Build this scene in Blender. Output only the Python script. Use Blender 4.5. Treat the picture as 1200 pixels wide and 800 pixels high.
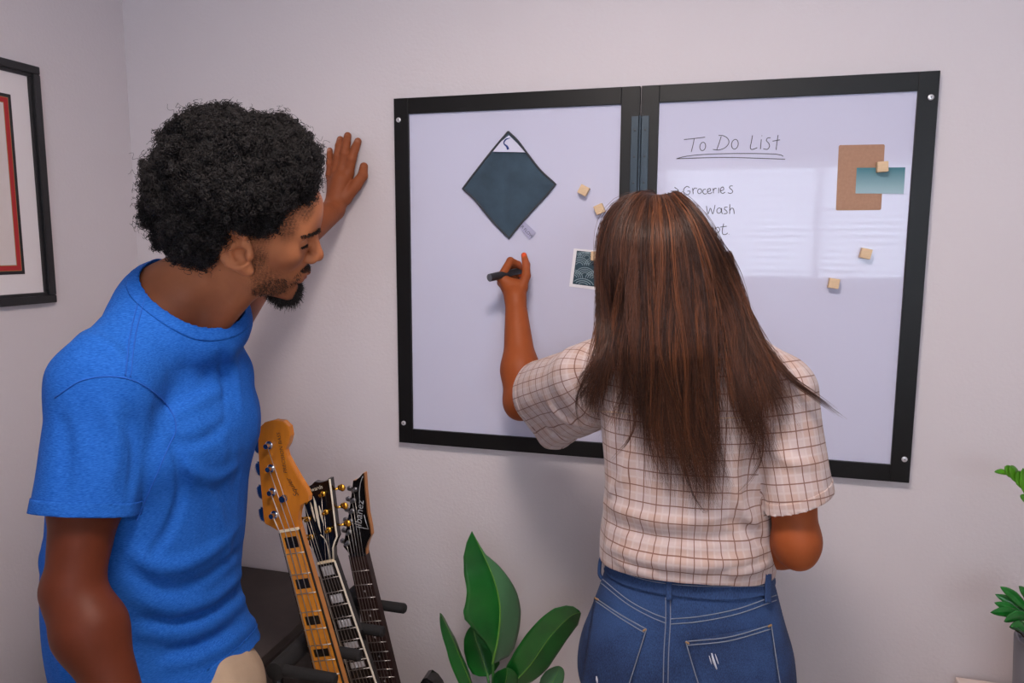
import bpy, bmesh, math, random
import numpy as np
from mathutils import Vector, Matrix

for o in list(bpy.data.objects):
    bpy.data.objects.remove(o)
random.seed(7)
rng = np.random.default_rng(11)
scene = bpy.context.scene
COL = scene.collection
A = np.array

# ------------------------------------------------------------------ camera
FPX = 868.77
CAM = A([0.0, -1.863, 1.57])
RX = A([0.96424501, 0.03835107, -0.2622227])      # world axes in camera axes (right, down, forward)
RY = A([0.2649805, -0.12418127, 0.956224])
RZ = A([0.00410906, -0.99151813, -0.12990346])
RM = np.stack([RX, RY, RZ], 1)
cam_data = bpy.data.cameras.new('camera')
cam_data.sensor_width = 36.0
cam_data.lens = 36.0 * FPX / 1200.0
cam_data.clip_start = 0.02
cam = bpy.data.objects.new('camera', cam_data)
COL.objects.link(cam)
cam.matrix_world = Matrix(((RM[0, 0], -RM[1, 0], -RM[2, 0], CAM[0]),
                           (RM[0, 1], -RM[1, 1], -RM[2, 1], CAM[1]),
                           (RM[0, 2], -RM[1, 2], -RM[2, 2], CAM[2]),
                           (0, 0, 0, 1)))
scene.camera = cam

# ------------------------------------------------------------------ world, lights, exposure
XL, XR, YB, ZC = -1.678, 2.3, -3.3, 2.55           # room: left wall, right wall, wall behind the camera, ceiling
scene.view_settings.view_transform = 'Standard'
scene.view_settings.look = 'None'
scene.view_settings.gamma = 1.0
scene.view_settings.use_curve_mapping = False
scene.view_settings.exposure = 0.5
world = bpy.data.worlds.new('daylight')
scene.world = world
world.use_nodes = True
world.node_tree.nodes['Background'].inputs[0].default_value = (0.55, 0.72, 1.0, 1)
world.node_tree.nodes['Background'].inputs[1].default_value = 1.0


def area(name, loc, target, sx, sy, power, color, shape='RECTANGLE'):
    l = bpy.data.lights.new(name, 'AREA')
    l.shape = shape
    l.size = sx
    l.size_y = sy
    l.energy = power
    l.color = color
    o = bpy.data.objects.new(name, l)
    COL.objects.link(o)
    o.location = loc
    d = Vector(target) - Vector(loc)
    o.rotation_euler = d.to_track_quat('-Z', 'Y').to_euler()
    return o


# windows in the wall behind the camera: (x0, x1, z0, z1)
WINS = [(-0.38, 1.62, 1.33, 2.12)]
WPOW = [74.0]
for (x0, x1, z0, z1), pw in zip(WINS, WPOW):
    area('daylight_window', ((x0 + x1) / 2, YB - 0.16, (z0 + z1) / 2), ((x0 + x1) / 2, 0, (z0 + z1) / 2),
         x1 - x0, z1 - z0, pw, (0.72, 0.84, 1.0))
LAMP = (-0.20, -1.32, ZC - 0.075)
area('ceiling_lamp_light', LAMP, (LAMP[0], LAMP[1], 0), 0.42, 0.42, 23.0, (1.0, 0.86, 0.78), 'DISK')


# ------------------------------------------------------------------ pixel helpers (1200 x 800 frame)
def rays(px, py):
    px = np.asarray(px, float)
    py = np.asarray(py, float)
    c = np.stack([px - 600, py - 400, np.full(px.shape, FPX)], -1)
    r = c @ RM
    return r / np.linalg.norm(r, axis=-1, keepdims=True)


def P(px, py, y=None, x=None, z=None):
    r = rays(px, py)
    if y is not None:
        k = (y - CAM[1]) / r[1]
    elif x is not None:
        k = (x - CAM[0]) / r[0]
    else:
        k = (z - CAM[2]) / r[2]
    return CAM + r * k


def proj(p):
    c = (np.asarray(p, float) - CAM) @ RM.T
    return 600 + FPX * c[..., 0] / c[..., 2], 400 + FPX * c[..., 1] / c[..., 2]


# ------------------------------------------------------------------ materials
def lin(c):
    return tuple(((v / 255) / 12.92 if v / 255 <= 0.04045 else ((v / 255 + 0.055) / 1.055) ** 2.4) for v in c)


def nodes_of(name):
    m = bpy.data.materials.new(name)
    m.use_nodes = True
    nt = m.node_tree
    return m, nt, nt.nodes['Principled BSDF']


def mat(name, rgb, rough=0.5, metal=0.0, spec=0.5, var=0.0, vscale=20.0, bump=0.0, bscale=200.0, attr=None,
        vrgb=None, coat=0.0, sheen=0.0, stretch=None, bdist=0.002, emit=0.0, sss=0.0):
    m, nt, b = nodes_of(name)
    N, L = nt.nodes.new, nt.links.new
    b.inputs['Roughness'].default_value = rough
    b.inputs['Metallic'].default_value = metal
    b.inputs['Specular IOR Level'].default_value = spec
    b.inputs['Coat Weight'].default_value = coat
    b.inputs['Sheen Weight'].default_value = sheen
    if sss:
        b.inputs['Subsurface Weight'].default_value = sss
        b.inputs['Subsurface Radius'].default_value = (0.01, 0.004, 0.002)
    base = (*lin(rgb), 1)
    b.inputs['Base Color'].default_value = base
    if emit:
        b.inputs['Emission Color'].default_value = base
        b.inputs['Emission Strength'].default_value = emit
    tc = N('ShaderNodeTexCoord')
    src = tc.outputs['Object']
    if stretch:
        mp = N('ShaderNodeMapping')
        mp.inputs['Scale'].default_value = stretch
        L(src, mp.inputs['Vector'])
        src = mp.outputs['Vector']
    col = None
    if attr:
        a = N('ShaderNodeAttribute')
        a.attribute_name = attr
        col = a.outputs['Color']
    if var > 0:
        nz = N('ShaderNodeTexNoise')
        nz.inputs['Scale'].default_value = vscale
        nz.inputs['Detail'].default_value = 5
        L(src, nz.inputs['Vector'])
        mx = N('ShaderNodeMix')
        mx.data_type = 'RGBA'
        rp = N('ShaderNodeMapRange')
        rp.inputs[1].default_value = 0.3
        rp.inputs[2].default_value = 0.7
        L(nz.outputs['Fac'], rp.inputs[0])
        L(rp.outputs[0], mx.inputs[0])
        if attr:
            h = N('ShaderNodeHueSaturation')
            h.inputs['Value'].default_value = 1 - var
            L(col, h.inputs['Color'])
            L(h.outputs[0], mx.inputs[6])
            L(col, mx.inputs[7])
        else:
            mx.inputs[6].default_value = (*lin(vrgb), 1) if vrgb else tuple(v * (1 - var) for v in base[:3]) + (1,)
            mx.inputs[7].default_value = base
        col = mx.outputs[2]
    if col is not None:
        L(col, b.inputs['Base Color'])
    if bump > 0:
        nz = N('ShaderNodeTexNoise')
        nz.inputs['Scale'].default_value = bscale
        nz.inputs['Detail'].default_value = 3
        L(src, nz.inputs['Vector'])
        bp = N('ShaderNodeBump')
        bp.inputs['Strength'].default_value = bump
        bp.inputs['Distance'].default_value = bdist
        L(nz.outputs['Fac'], bp.inputs['Height'])
        L(bp.outputs[0], b.inputs['Normal'])
    return m


# ------------------------------------------------------------------ objects
def tag(o, label=None, cat=None, group=None, kind=None):
    if label:
        o['label'] = label
    if cat:
        o['category'] = cat
    if group:
        o['group'] = group
    if kind:
        o['kind'] = kind
    return o


def thing(name, loc, label, cat, group=None):
    o = bpy.data.objects.new(name, None)
    o.empty_display_size = 0.05
    COL.objects.link(o)
    o.location = Vector([float(v) for v in loc])
    return tag(o, label, cat, group)


def obj(name, me, m=None, parent=None, smooth=False):
    """meshes are built in world coordinates; a parent is a bare translation"""
    o = bpy.data.objects.new(name, me)
    COL.objects.link(o)
    if m is not None:
        me.materials.append(m)
    if parent is not None:
        o.parent = parent
        if parent.parent is None and parent.type == 'EMPTY':
            o.matrix_parent_inverse = Matrix.Translation(-Vector(parent.location))
        elif parent.parent is not None or parent.type == 'MESH':
            o.matrix_parent_inverse = Matrix.Identity(4)
    if smooth:
        me.polygons.foreach_set('use_smooth', [True] * len(me.polygons))
    return o


def mesh_np(name, V, F, smooth=True, cols=None, uvs=None):
    """V (n,3); F (m,3) or (m,4) int arrays (one or a list of them)"""
    me = bpy.data.meshes.new(name)
    V = np.asarray(V, np.float32)
    Fs = [np.asarray(f, np.int32) for f in (F if isinstance(F, list) else [F]) if len(f)]
    me.vertices.add(len(V))
    me.vertices.foreach_set('co', V.ravel())
    idx = np.concatenate([f.ravel() for f in Fs])
    cnt = np.concatenate([np.full(len(f), f.shape[1], np.int32) for f in Fs])
    me.loops.add(len(idx))
    me.loops.foreach_set('vertex_index', idx)
    me.polygons.add(len(cnt))
    st = np.concatenate([[0], np.cumsum(cnt)[:-1]]).astype(np.int32)
    me.polygons.foreach_set('loop_start', st)
    me.update(calc_edges=True)
    me.validate()
    if smooth:
        me.polygons.foreach_set('use_smooth', np.ones(len(me.polygons), bool))
    if cols is not None:
        at = me.color_attributes.new('Col', 'FLOAT_COLOR', 'POINT')
        c4 = np.ones((len(V), 4), np.float32)
        c4[:, :3] = cols
        at.data.foreach_set('color', c4.ravel())
    if uvs is not None:
        ul = me.uv_layers.new(name='UVMap')
        ul.data.foreach_set('uv', np.asarray(uvs, np.float32).ravel())
    return me


def from_bm(name, bm, smooth=False):
    bmesh.ops.recalc_face_normals(bm, faces=bm.faces[:])
    me = bpy.data.meshes.new(name)
    bm.to_mesh(me)
    bm.free()
    if smooth:
        me.polygons.foreach_set('use_smooth', [True] * len(me.polygons))
    return me


def box_bm(x0, x1, y0, y1, z0, z1, bev=0.0, seg=2, bm=None):
    b = bmesh.new()
    vs = [b.verts.new((x, y, z)) for x in (x0, x1) for y in (y0, y1) for z in (z0, z1)]
    for f in ((0, 1, 3, 2), (4, 6, 7, 5), (0, 4, 5, 1), (2, 3, 7, 6), (0, 2, 6, 4), (1, 5, 7, 3)):
        b.faces.new([vs[i] for i in f])
    if bev > 0:
        bmesh.ops.bevel(b, geom=b.edges[:], offset=bev, segments=seg, affect='EDGES', profile=0.6)
    bmesh.ops.recalc_face_normals(b, faces=b.faces[:])
    return b


def box(name, x0, x1, y0, y1, z0, z1, m, parent=None, bev=0.0, seg=2):
    return obj(name, from_bm(name, box_bm(x0, x1, y0, y1, z0, z1, bev, seg)), m, parent)


def frame_from(axis, up=(0, 0, 1)):
    w = A(axis, float)
    w = w / np.linalg.norm(w)
    u = np.cross(A(up, float), w)
    if np.linalg.norm(u) < 1e-4:
        u = np.cross(A([1.0, 0, 0]), w)
    u /= np.linalg.norm(u)
    return u, np.cross(w, u), w


def lathe_me(name, base, axis, prof, n=24, cap=True, smooth=True):
    """prof: list of (distance along axis, radius)"""
    u, v, w = frame_from(axis)
    base = A(base, float)
    ang = np.linspace(0, 2 * np.pi, n, endpoint=False)
    V = []
    for h, r in prof:
        V.append(base + w * h + r * (np.cos(ang)[:, None] * u + np.sin(ang)[:, None] * v))
    V = np.concatenate(V)
    F = []
    for k in range(len(prof) - 1):
        for i in range(n):
            j = (i + 1) % n
            F.append((k * n + i, k * n + j, (k + 1) * n + j, (k + 1) * n + i))
    bm = bmesh.new()
    bv = [bm.verts.new(p) for p in V]
    for f in F:
        bm.faces.new([bv[i] for i in f])
    if cap:
        bm.faces.new(bv[:n][::-1])
        bm.faces.new(bv[-n:])
    me = from_bm(name, bm, smooth)
    if smooth:
        try:
            me.set_sharp_from_angle(angle=math.radians(40))
        except Exception:
            pass
    return me


def smooth_path(pts, n):
    """Catmull-Rom through pts -> n points"""
    pts = A(pts, float)
    if len(pts) < 3:
        t = np.linspace(0, 1, n)[:, None]
        return pts[0] * (1 - t) + pts[-1] * t
    ext = np.vstack([2 * pts[0] - pts[1], pts, 2 * pts[-1] - pts[-2]])
    seg = np.linalg.norm(np.diff(pts, axis=0), axis=1)
    s = np.concatenate([[0], np.cumsum(seg)])
    s /= s[-1]
    out = []
    for t in np.linspace(0, 1, n):
        i = min(max(np.searchsorted(s, t, 'right') - 1, 0), len(pts) - 2)
        u = (t - s[i]) / max(s[i + 1] - s[i], 1e-9)
        p0, p1, p2, p3 = ext[i], ext[i + 1], ext[i + 2], ext[i + 3]
        out.append(0.5 * (2 * p1 + (p2 - p0) * u + (2 * p0 - 5 * p1 + 4 * p2 - p3) * u * u + (3 * p1 - p0 - 3 * p2 + p3) * u ** 3))
    return A(out)


def tubes_np(paths, radii, sides=3, col=None):
    """paths (n,K,3), radii (n,K) -> V, F, per-vertex colours"""
    n, K, _ = paths.shape
    T = np.gradient(paths, axis=1)
    T /= np.linalg.norm(T, axis=2, keepdims=True) + 1e-12
    ref = np.where(np.abs(T[:, 0, 2:3]) > 0.8, A([1.0, 0, 0]), A([0, 0, 1.0]))
    U = np.empty_like(paths)
    u = np.cross(T[:, 0], ref)
    for k in range(K):                     # carry the frame along the path without twist
        u = u - T[:, k] * np.sum(T[:, k] * u, axis=1, keepdims=True)
        u = u / (np.linalg.norm(u, axis=1, keepdims=True) + 1e-12)
        U[:, k] = u
    Wv = np.cross(T, U)
    ang = np.arange(sides) * 2 * np.pi / sides
    V = paths[:, :, None, :] + radii[:, :, None, None] * (
        np.cos(ang)[None, None, :, None] * U[:, :, None, :] + np.sin(ang)[None, None, :, None] * Wv[:, :, None, :])
    base = (np.arange(n) * K * sides)[:, None, None]
    k = np.arange(K - 1)[None, :, None]
    s = np.arange(sides)[None, None, :]
    s2 = (s + 1) % sides
    F = np.stack([base + k * sides + s, base + k * sides + s2, base + (k + 1) * sides + s2, base + (k + 1) * sides + s], -1).reshape(-1, 4)
    C = None
    if col is not None:
        C = np.repeat(col, K * sides, axis=0)
    return V.reshape(-1, 3), F, C


def tube_me(name, pts, r, sides=8, n=None, taper=None):
    pts = A(pts, float)
    if n:
        pts = smooth_path(pts, n)
    rad = np.full(len(pts), r) if np.isscalar(r) else np.interp(np.linspace(0, 1, len(pts)), np.linspace(0, 1, len(r)), r)
    V, F, _ = tubes_np(pts[None], rad[None], sides)
    K = len(pts)
    caps = [[list(range(sides))[::-1]], [[(K - 1) * sides + i for i in range(sides)]]]
    return mesh_np(name, V, [F, A(caps[0]), A(caps[1])])


def prism_me(name, outline, y_front, y_back, bev=0.0):
    """outline in (x, z); extruded along y from front (small y) to back"""
    bm = bmesh.new()
    f = [bm.verts.new((p[0], y_front, p[1])) for p in outline]
    face = bm.faces.new(f)
    r = bmesh.ops.extrude_face_region(bm, geom=[face])
    vs = [g for g in r['geom'] if isinstance(g, bmesh.types.BMVert)]
    bmesh.ops.translate(bm, verts=vs, vec=(0, y_back - y_front, 0))
    if bev > 0:
        es = [e for e in bm.edges if all(abs(v.co.y - y_front) < 1e-6 for v in e.verts)]
        bmesh.ops.bevel(bm, geom=es, offset=bev, segments=2, affect='EDGES')
    big = [g for g in bm.faces if len(g.verts) > 4]
    bmesh.ops.triangulate(bm, faces=big)
    return from_bm(name, bm)


def text_me(name, body, size, origin, right, up, lift=0.0004, shear=0.0, align='LEFT', fit=True):
    cu = bpy.data.curves.new(name, 'FONT')
    cu.body = body
    cu.size = size
    cu.shear = shear
    cu.align_x = align
    cu.resolution_u = 4
    o = bpy.data.objects.new(name, cu)
    COL.objects.link(o)
    dg = bpy.context.evaluated_depsgraph_get()
    me = bpy.data.meshes.new_from_object(o.evaluated_get(dg))
    bpy.data.objects.remove(o)
    k = 1.0
    if fit:
        k = np.linalg.norm(right) / max(v.co.x for v in me.vertices)
    r = A(right, float) / np.linalg.norm(right)
    u = A(up, float)
    u = u - r * (u @ r)
    u /= np.linalg.norm(u)
    nrm = np.cross(r, u)
    for v in me.vertices:
        p = A(origin) + r * v.co.x * k + u * v.co.y * (1 if not fit else min(k, 1.35)) + nrm * lift
        v.co = p
    return me


def modifier_solid(o, t, offset=-1.0):
    md = o.modifiers.new('thickness', 'SOLIDIFY')
    md.thickness = t
    md.offset = offset
    return o


# ------------------------------------------------------------------ signed distance shapes
def cap(p, a, b, ra, rb):
    a = A(a, float)
    ba = A(b, float) - a
    pa = p - a
    h = np.clip(pa @ ba / (ba @ ba), 0, 1)
    return np.linalg.norm(pa - h[:, None] * ba, axis=1) - (ra + h * (rb - ra))


def ell(p, c, r, M=None):
    q = p - A(c, float)
    if M is not None:
        q = q @ M
    r = A(r, float)
    k0 = np.linalg.norm(q / r, axis=1)
    k1 = np.linalg.norm(q / (r * r), axis=1) + 1e-9
    return k0 * (k0 - 1.0) / k1


def smin(a, b, k):
    h = np.clip(0.5 + 0.5 * (b - a) / k, 0, 1)
    return b * (1 - h) + a * h - k * h * (1 - h)


def smax(a, b, k):
    return -smin(-a, -b, k)


def union(ds, k):
    d = ds[0]
    for e in ds[1:]:
        d = smin(d, e, k)
    return d


SWEEPS = {}


def sweep(p, O, F3, S, n=2.2, top=0.02):
    """stack of superellipses. F3 columns: front, left, up. S rows: (h, cx, cy, rx, ry)"""
    q = (p - O) @ F3
    key = tuple(map(tuple, S))
    if key not in SWEEPS:
        sm = smooth_path(A(S, float), 480)
        SWEEPS[key] = sm[np.argsort(sm[:, 0])]
    sm = SWEEPS[key]
    S = A(S, float)
    h = np.clip(q[:, 2], S[0, 0], S[-1, 0])
    cx, cy, rx, ry = [np.interp(h, sm[:, 0], sm[:, i]) for i in (1, 2, 3, 4)]
    dx, dy = q[:, 0] - cx, q[:, 1] - cy
    e = (np.abs(dx / rx) ** n + np.abs(dy / ry) ** n) ** (1.0 / n)
    g = np.sqrt((dx / rx ** 2) ** 2 + (dy / ry ** 2) ** 2) + 1e-6
    ee = np.sqrt((dx / rx) ** 2 + (dy / ry) ** 2)
    d = (e - 1.0) * np.minimum(ee / g, np.maximum(rx, ry))
    d = np.where(ee < 1e-3, -np.minimum(rx, ry), d)
    out = np.maximum(q[:, 2] - S[-1, 0], S[0, 0] - q[:, 2])
    return smax(d, out, top)


def surfnet(f, lo, hi, h, s=4):
    lo = A(lo, float)
    n = np.ceil((A(hi, float) - lo) / h / s).astype(int) * s + 1
    nc = (n - 1) // s + 1
    ax = [lo[i] + h * s * np.arange(nc[i]) for i in range(3)]
    G = np.stack(np.meshgrid(*ax, indexing='ij'), -1).reshape(-1, 3)
    dc = f(G).reshape(nc)
    flag = np.abs(dc) < 1.7 * s * h
    ii = [np.clip((np.arange(n[i]) + s // 2) // s, 0, nc[i] - 1) for i in range(3)]
    ix = np.ix_(*ii)
    D = dc[ix].astype(np.float32)
    mk = flag[ix]
    w = np.argwhere(mk)
    D[mk] = f(lo + h * w)
    sg = D < 0
    c0 = sg[:-1, :-1, :-1]
    anyc = c0.copy()
    allc = c0.copy()
    for dx in (0, 1):
        for dy in (0, 1):
            for dz in (0, 1):
                q = sg[dx:sg.shape[0] - 1 + dx, dy:sg.shape[1] - 1 + dy, dz:sg.shape[2] - 1 + dz]
                anyc |= q
                allc &= q
    act = np.argwhere(anyc & ~allc)
    idx = np.full(c0.shape, -1, np.int64)
    idx[tuple(act.T)] = np.arange(len(act))
    acc = np.zeros((len(act), 3))
    cnt = np.zeros(len(act))
    cor = [(0, 0, 0), (1, 0, 0), (0, 1, 0), (1, 1, 0), (0, 0, 1), (1, 0, 1), (0, 1, 1), (1, 1, 1)]
    val = [D[act[:, 0] + c[0], act[:, 1] + c[1], act[:, 2] + c[2]] for c in cor]
    for a_, b_ in ((0, 1), (2, 3), (4, 5), (6, 7), (0, 2), (1, 3), (4, 6), (5, 7), (0, 4), (1, 5), (2, 6), (3, 7)):
        va, vb = val[a_], val[b_]
        m = (va < 0) != (vb < 0)
        t = np.where(m, va / np.where(m, va - vb, 1), 0)
        pt = A(cor[a_])[None] * (1 - t[:, None]) + A(cor[b_])[None] * t[:, None]
        acc[m] += pt[m]
        cnt[m] += 1
    V = lo + h * (act + acc / cnt[:, None])
    Fs = []
    for axn in range(3):
        o1, o2 = (axn + 1) % 3, (axn + 2) % 3
        sl0 = [slice(None)] * 3
        sl1 = [slice(None)] * 3
        sl0[axn] = slice(0, -1)
        sl1[axn] = slice(1, None)
        a_, b_ = sg[tuple(sl0)], sg[tuple(sl1)]
        e = np.argwhere(a_ != b_)
        e = e[(e[:, o1] >= 1) & (e[:, o2] >= 1) & (e[:, o1] < c0.shape[o1]) & (e[:, o2] < c0.shape[o2])]
        ins = a_[tuple(e.T)]

        def cell(d1, d2):
            q = e.copy()
            q[:, o1] += d1
            q[:, o2] += d2
            return idx[tuple(q.T)]
        q = np.stack([cell(-1, -1), cell(0, -1), cell(0, 0), cell(-1, 0)], 1)
        q[~ins] = q[~ins][:, ::-1]
        Fs.append(q)
    F = np.concatenate(Fs)
    F = F[(F >= 0).all(1)]
    for it in range(2):
        d, g = grad(f, V)
        stp = d[:, None] * g / (np.sum(g * g, 1, keepdims=True) + 1e-6)
        ln = np.linalg.norm(stp, axis=1, keepdims=True)
        V = V - stp * np.minimum(1, 0.8 * h / (ln + 1e-12))
    return V, F


def grad(f, V, e=4e-4):
    d = f(V)
    g = np.stack([f(V + A(v)) - d for v in ((e, 0, 0), (0, e, 0), (0, 0, e))], 1) / e
    return d, g


def crop(V, F, c, snap=True):
    """keep the side c(p) < 0; the border is moved onto c = 0"""
    cv = c(V)
    keep = (cv[F] < 0).any(1)
    F = F[keep]
    if snap:
        mv = np.zeros(len(V), bool)
        mv[np.unique(F)] = True
        mv &= cv > 0
        if mv.any():
            q = V[mv]
            for _ in range(2):
                d, g = grad(c, q)
                q = q - d[:, None] * g / (np.sum(g * g, 1, keepdims=True) + 1e-6)
            V = V.copy()
            V[mv] = q
    u, inv = np.unique(F, return_inverse=True)
    return V[u], inv.reshape(F.shape)


def march(f, px, py, t0=0.3, t1=2.6, n=90):
    """first hit of camera rays with f = 0; rays that miss take the closest approach"""
    r = rays(px, py)
    t = np.full(len(r), t0)
    best = np.full(len(r), 1e9)
    bt = t.copy()
    done = np.zeros(len(r), bool)
    for _ in range(n):
        d = f(CAM + r * t[:, None])
        better = (d < best) & ~done
        best[better] = d[better]
        bt[better] = t[better]
        done |= d < 5e-4
        t = np.where(done, t, t + np.maximum(np.abs(d) * 0.7, 1e-3))
        t = np.minimum(t, t1)
    return CAM + r * bt[:, None], best


def merge(parts):
    V, F, n = [], [], 0
    for v, f in parts:
        V.append(v)
        F.append(f + n)
        n += len(v)
    return np.concatenate(V), np.concatenate(F)


def vnoise(p, seed=0):
    """cheap smooth pseudo noise from sums of sines, about -1..1"""
    r = np.random.default_rng(seed)
    o = np.zeros(len(p))
    for k in range(6):
        w = r.normal(size=3)
        w /= np.linalg.norm(w)
        o += np.sin(p @ (w * (0.7 + 0.9 * r.random())) * 2 * np.pi + r.random() * 6.28)
    return o / 3.2


def rot_ypr(yaw, pit, roll):
    yaw, pit, roll = [math.radians(v) for v in (yaw, pit, roll)]
    cy, sy = math.cos(yaw), math.sin(yaw)
    Rz = A([[cy, -sy, 0], [sy, cy, 0], [0, 0, 1]])
    c, s = math.cos(pit), math.sin(pit)
    Ry = A([[c, 0, s], [0, 1, 0], [-s, 0, c]])
    c, s = math.cos(roll), math.sin(roll)
    Rx = A([[1, 0, 0], [0, c, -s], [0, s, c]])
    return Rz @ Ry @ Rx

# ================================================================== the room
M_wall = mat('wall_paint', (212, 204, 208), 0.75, var=0.03, vscale=1.5, bump=0.22, bscale=120, bdist=0.003)
M_ceil = mat('ceiling_paint', (226, 218, 212), 0.85, bump=0.2, bscale=60)
M_floor = mat('floor_carpet', (206, 192, 178), 0.95, var=0.12, vscale=30, bump=.6, bscale=300)
M_trim = mat('trim_white', (232, 228, 224), 0.4)
M_slat = mat('blind_slat', (238, 236, 232), 0.5)


def struct(name, me, m, parent=None):
    o = obj(name, me, m, parent)
    if parent is None:
        o['kind'] = 'structure'
    return o


def sbox(name, *a):
    m = a[6]
    o = box(name, *a[:6], m)
    o['kind'] = 'structure'
    return o


T = 0.12
sbox('floor', XL - T, XR + T, YB - T, T, -0.1, 0, M_floor)
sbox('ceiling', XL - T, XR + T, YB - T, T, ZC, ZC + 0.1, M_ceil)
sbox('wall_back', XL - T, XR + T, 0, T, 0, ZC, M_wall)
sbox('wall_left', XL - T, XL, YB - T, 0, 0, ZC, M_wall)
sbox('wall_right', XR, XR + T, YB - T, 0, 0, ZC, M_wall)
# the wall behind the camera, with two window openings
bm = bmesh.new()
xs = sorted([XL, XR] + [v for w in WINS for v in w[:2]])
zs = sorted(set([0, ZC] + [v for w in WINS for v in w[2:]]))
for i in range(len(xs) - 1):
    for j in range(len(zs) - 1):
        cx, cz = (xs[i] + xs[i + 1]) / 2, (zs[j] + zs[j + 1]) / 2
        if any(w[0] < cx < w[1] and w[2] < cz < w[3] for w in WINS):
            continue
        b = box_bm(xs[i], xs[i + 1], YB - T, YB, zs[j], zs[j + 1])
        tmp = bpy.data.meshes.new('t')
        b.to_mesh(tmp)
        b.free()
        bm.from_mesh(tmp)
        bpy.data.meshes.remove(tmp)
struct('wall_front', from_bm('wall_front', bm), M_wall)

m_glass, nt, b = nodes_of('window_glass')
tr = nt.nodes.new('ShaderNodeBsdfTransparent')
gl = nt.nodes.new('ShaderNodeBsdfGlossy')
gl.inputs['Roughness'].default_value = 0.02
mx = nt.nodes.new('ShaderNodeMixShader')
mx.inputs[0].default_value = 0.06
nt.links.new(tr.outputs[0], mx.inputs[1])
nt.links.new(gl.outputs[0], mx.inputs[2])
nt.links.new(mx.outputs[0], nt.nodes['Material Output'].inputs['Surface'])

for k, (x0, x1, z0, z1) in enumerate(WINS):
    w = bpy.data.objects.new('window_%d' % (k + 1), None)
    COL.objects.link(w)
    w.location = ((x0 + x1) / 2, YB - 0.06, z0)
    w['kind'] = 'structure'
    fw = 0.045
    for nm, a in (('frame_stile', (x0, x0 + fw, z0, z1)), ('frame_stile', (x1 - fw, x1, z0, z1)),
                  ('frame_rail', (x0 + fw, x1 - fw, z0, z0 + fw)), ('frame_rail', (x0 + fw, x1 - fw, z1 - fw, z1)),
                  ('frame_mullion', ((x0 + x1) / 2 - .02, (x0 + x1) / 2 + .02, z0 + fw, z1 - fw))):
        box(nm, a[0], a[1], YB - 0.10, YB - 0.05, a[2], a[3], M_trim, w, 0.003)
    box('pane', x0 + fw, x1 - fw, YB - 0.078, YB - 0.074, z0 + fw, z1 - fw, m_glass, w)
    box('sill', x0 - .04, x1 + .04, YB - 0.04, YB + 0.05, z0 - 0.03, z0, M_trim, w, 0.004)
    sl_me = None
    n = int((z1 - z0 - 0.04) / 0.044)
    for i in range(n):
        z = z0 + 0.03 + i * 0.044
        if sl_me is None:
            bb = box_bm(x0 + .01, x1 - .01, -0.024, 0.024, -0.0012, 0.0012)
            bmesh.ops.rotate(bb, verts=bb.verts[:], cent=(0, 0, 0), matrix=Matrix.Rotation(math.radians(36), 3, 'X'))
            sl_me = from_bm('slat', bb)
            sl_me.materials.append(M_slat)
        s = bpy.data.objects.new('slat', sl_me)
        COL.objects.link(s)
        s.parent = w
        s.matrix_parent_inverse = Matrix.Translation(-Vector(w.location))
        s.location = (0, YB - 0.022, z)
for nm, a in (('baseboard_back', (XL, XR, -0.014, 0, 0, 0.09)), ('baseboard_left', (XL, XL + 0.014, YB, -0.014, 0, 0.09)),
              ('baseboard_right', (XR - 0.014, XR, YB, -0.014, 0, 0.09))):
    o = box(nm, *a, M_trim, None, 0.003)
    o['kind'] = 'structure'

# ceiling lamp (outside the frame, the room's warm light)
lt = thing('ceiling_lamp', (LAMP[0], LAMP[1], ZC - 0.06), 'round white flush ceiling lamp above the room', 'lamp')
obj('base_plate', lathe_me('base_plate', (LAMP[0], LAMP[1], ZC), (0, 0, -1), [(0, .2), (.03, .2), (.035, .17)]), M_trim, lt)
obj('trim_ring', lathe_me('trim_ring', (LAMP[0], LAMP[1], ZC - .03), (0, 0, -1), [(0, .175), (.045, .19), (.05, .185), (.045, .165), (0, .16)], cap=False), M_trim, lt)

# ================================================================== whiteboard
M_black = mat('board_frame', (9, 9, 10), 0.45, spec=.3, var=0.25, vscale=12, bump=0.05, bscale=80)
M_board = mat('board_surface', (200, 200, 222), 0.045, spec=0.3)
M_hinge = mat('hinge_metal', (52, 62, 70), 0.35, metal=0.6)
M_dark = mat('black_plastic', (22, 22, 24), 0.4)
M_screw = mat('screw_nickel', (205, 205, 210), 0.4, metal=0.6)
M_ink = mat('marker_ink', (58, 55, 62), 0.6)

X0, XM, X1, Z0, Z1 = -0.828, -0.1895, 0.449, 1.026, 1.945
FY, SY = -0.020, -0.012          # frame front, writing surface
bd = thing('folding_whiteboard', ((X0 + X1) / 2, -0.002, Z0), 'two panel folding whiteboard with wide black frame mounted on the wall', 'whiteboard')
for (a, b_, wl, wr) in ((X0, XM - .0015, .040, .045), (XM + .0015, X1, .042, .041)):
    box('writing_surface', a + wl - .003, b_ - wr + .003, SY, -0.002, Z0 + .037, Z1 - .037, M_board, bd)
    box('frame_rail', a + wl, b_ - wr, FY, -0.002, Z1 - .040, Z1, M_black, bd, .0012)
    box('frame_rail', a + wl, b_ - wr, FY, -0.002, Z0, Z0 + .040, M_black, bd, .0012)
    box('frame_stile', a, a + wl, FY, -0.002, Z0, Z1, M_black, bd, .0012)
    box('frame_stile', b_ - wr, b_, FY, -0.002, Z0, Z1, M_black, bd, .0012)
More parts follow.
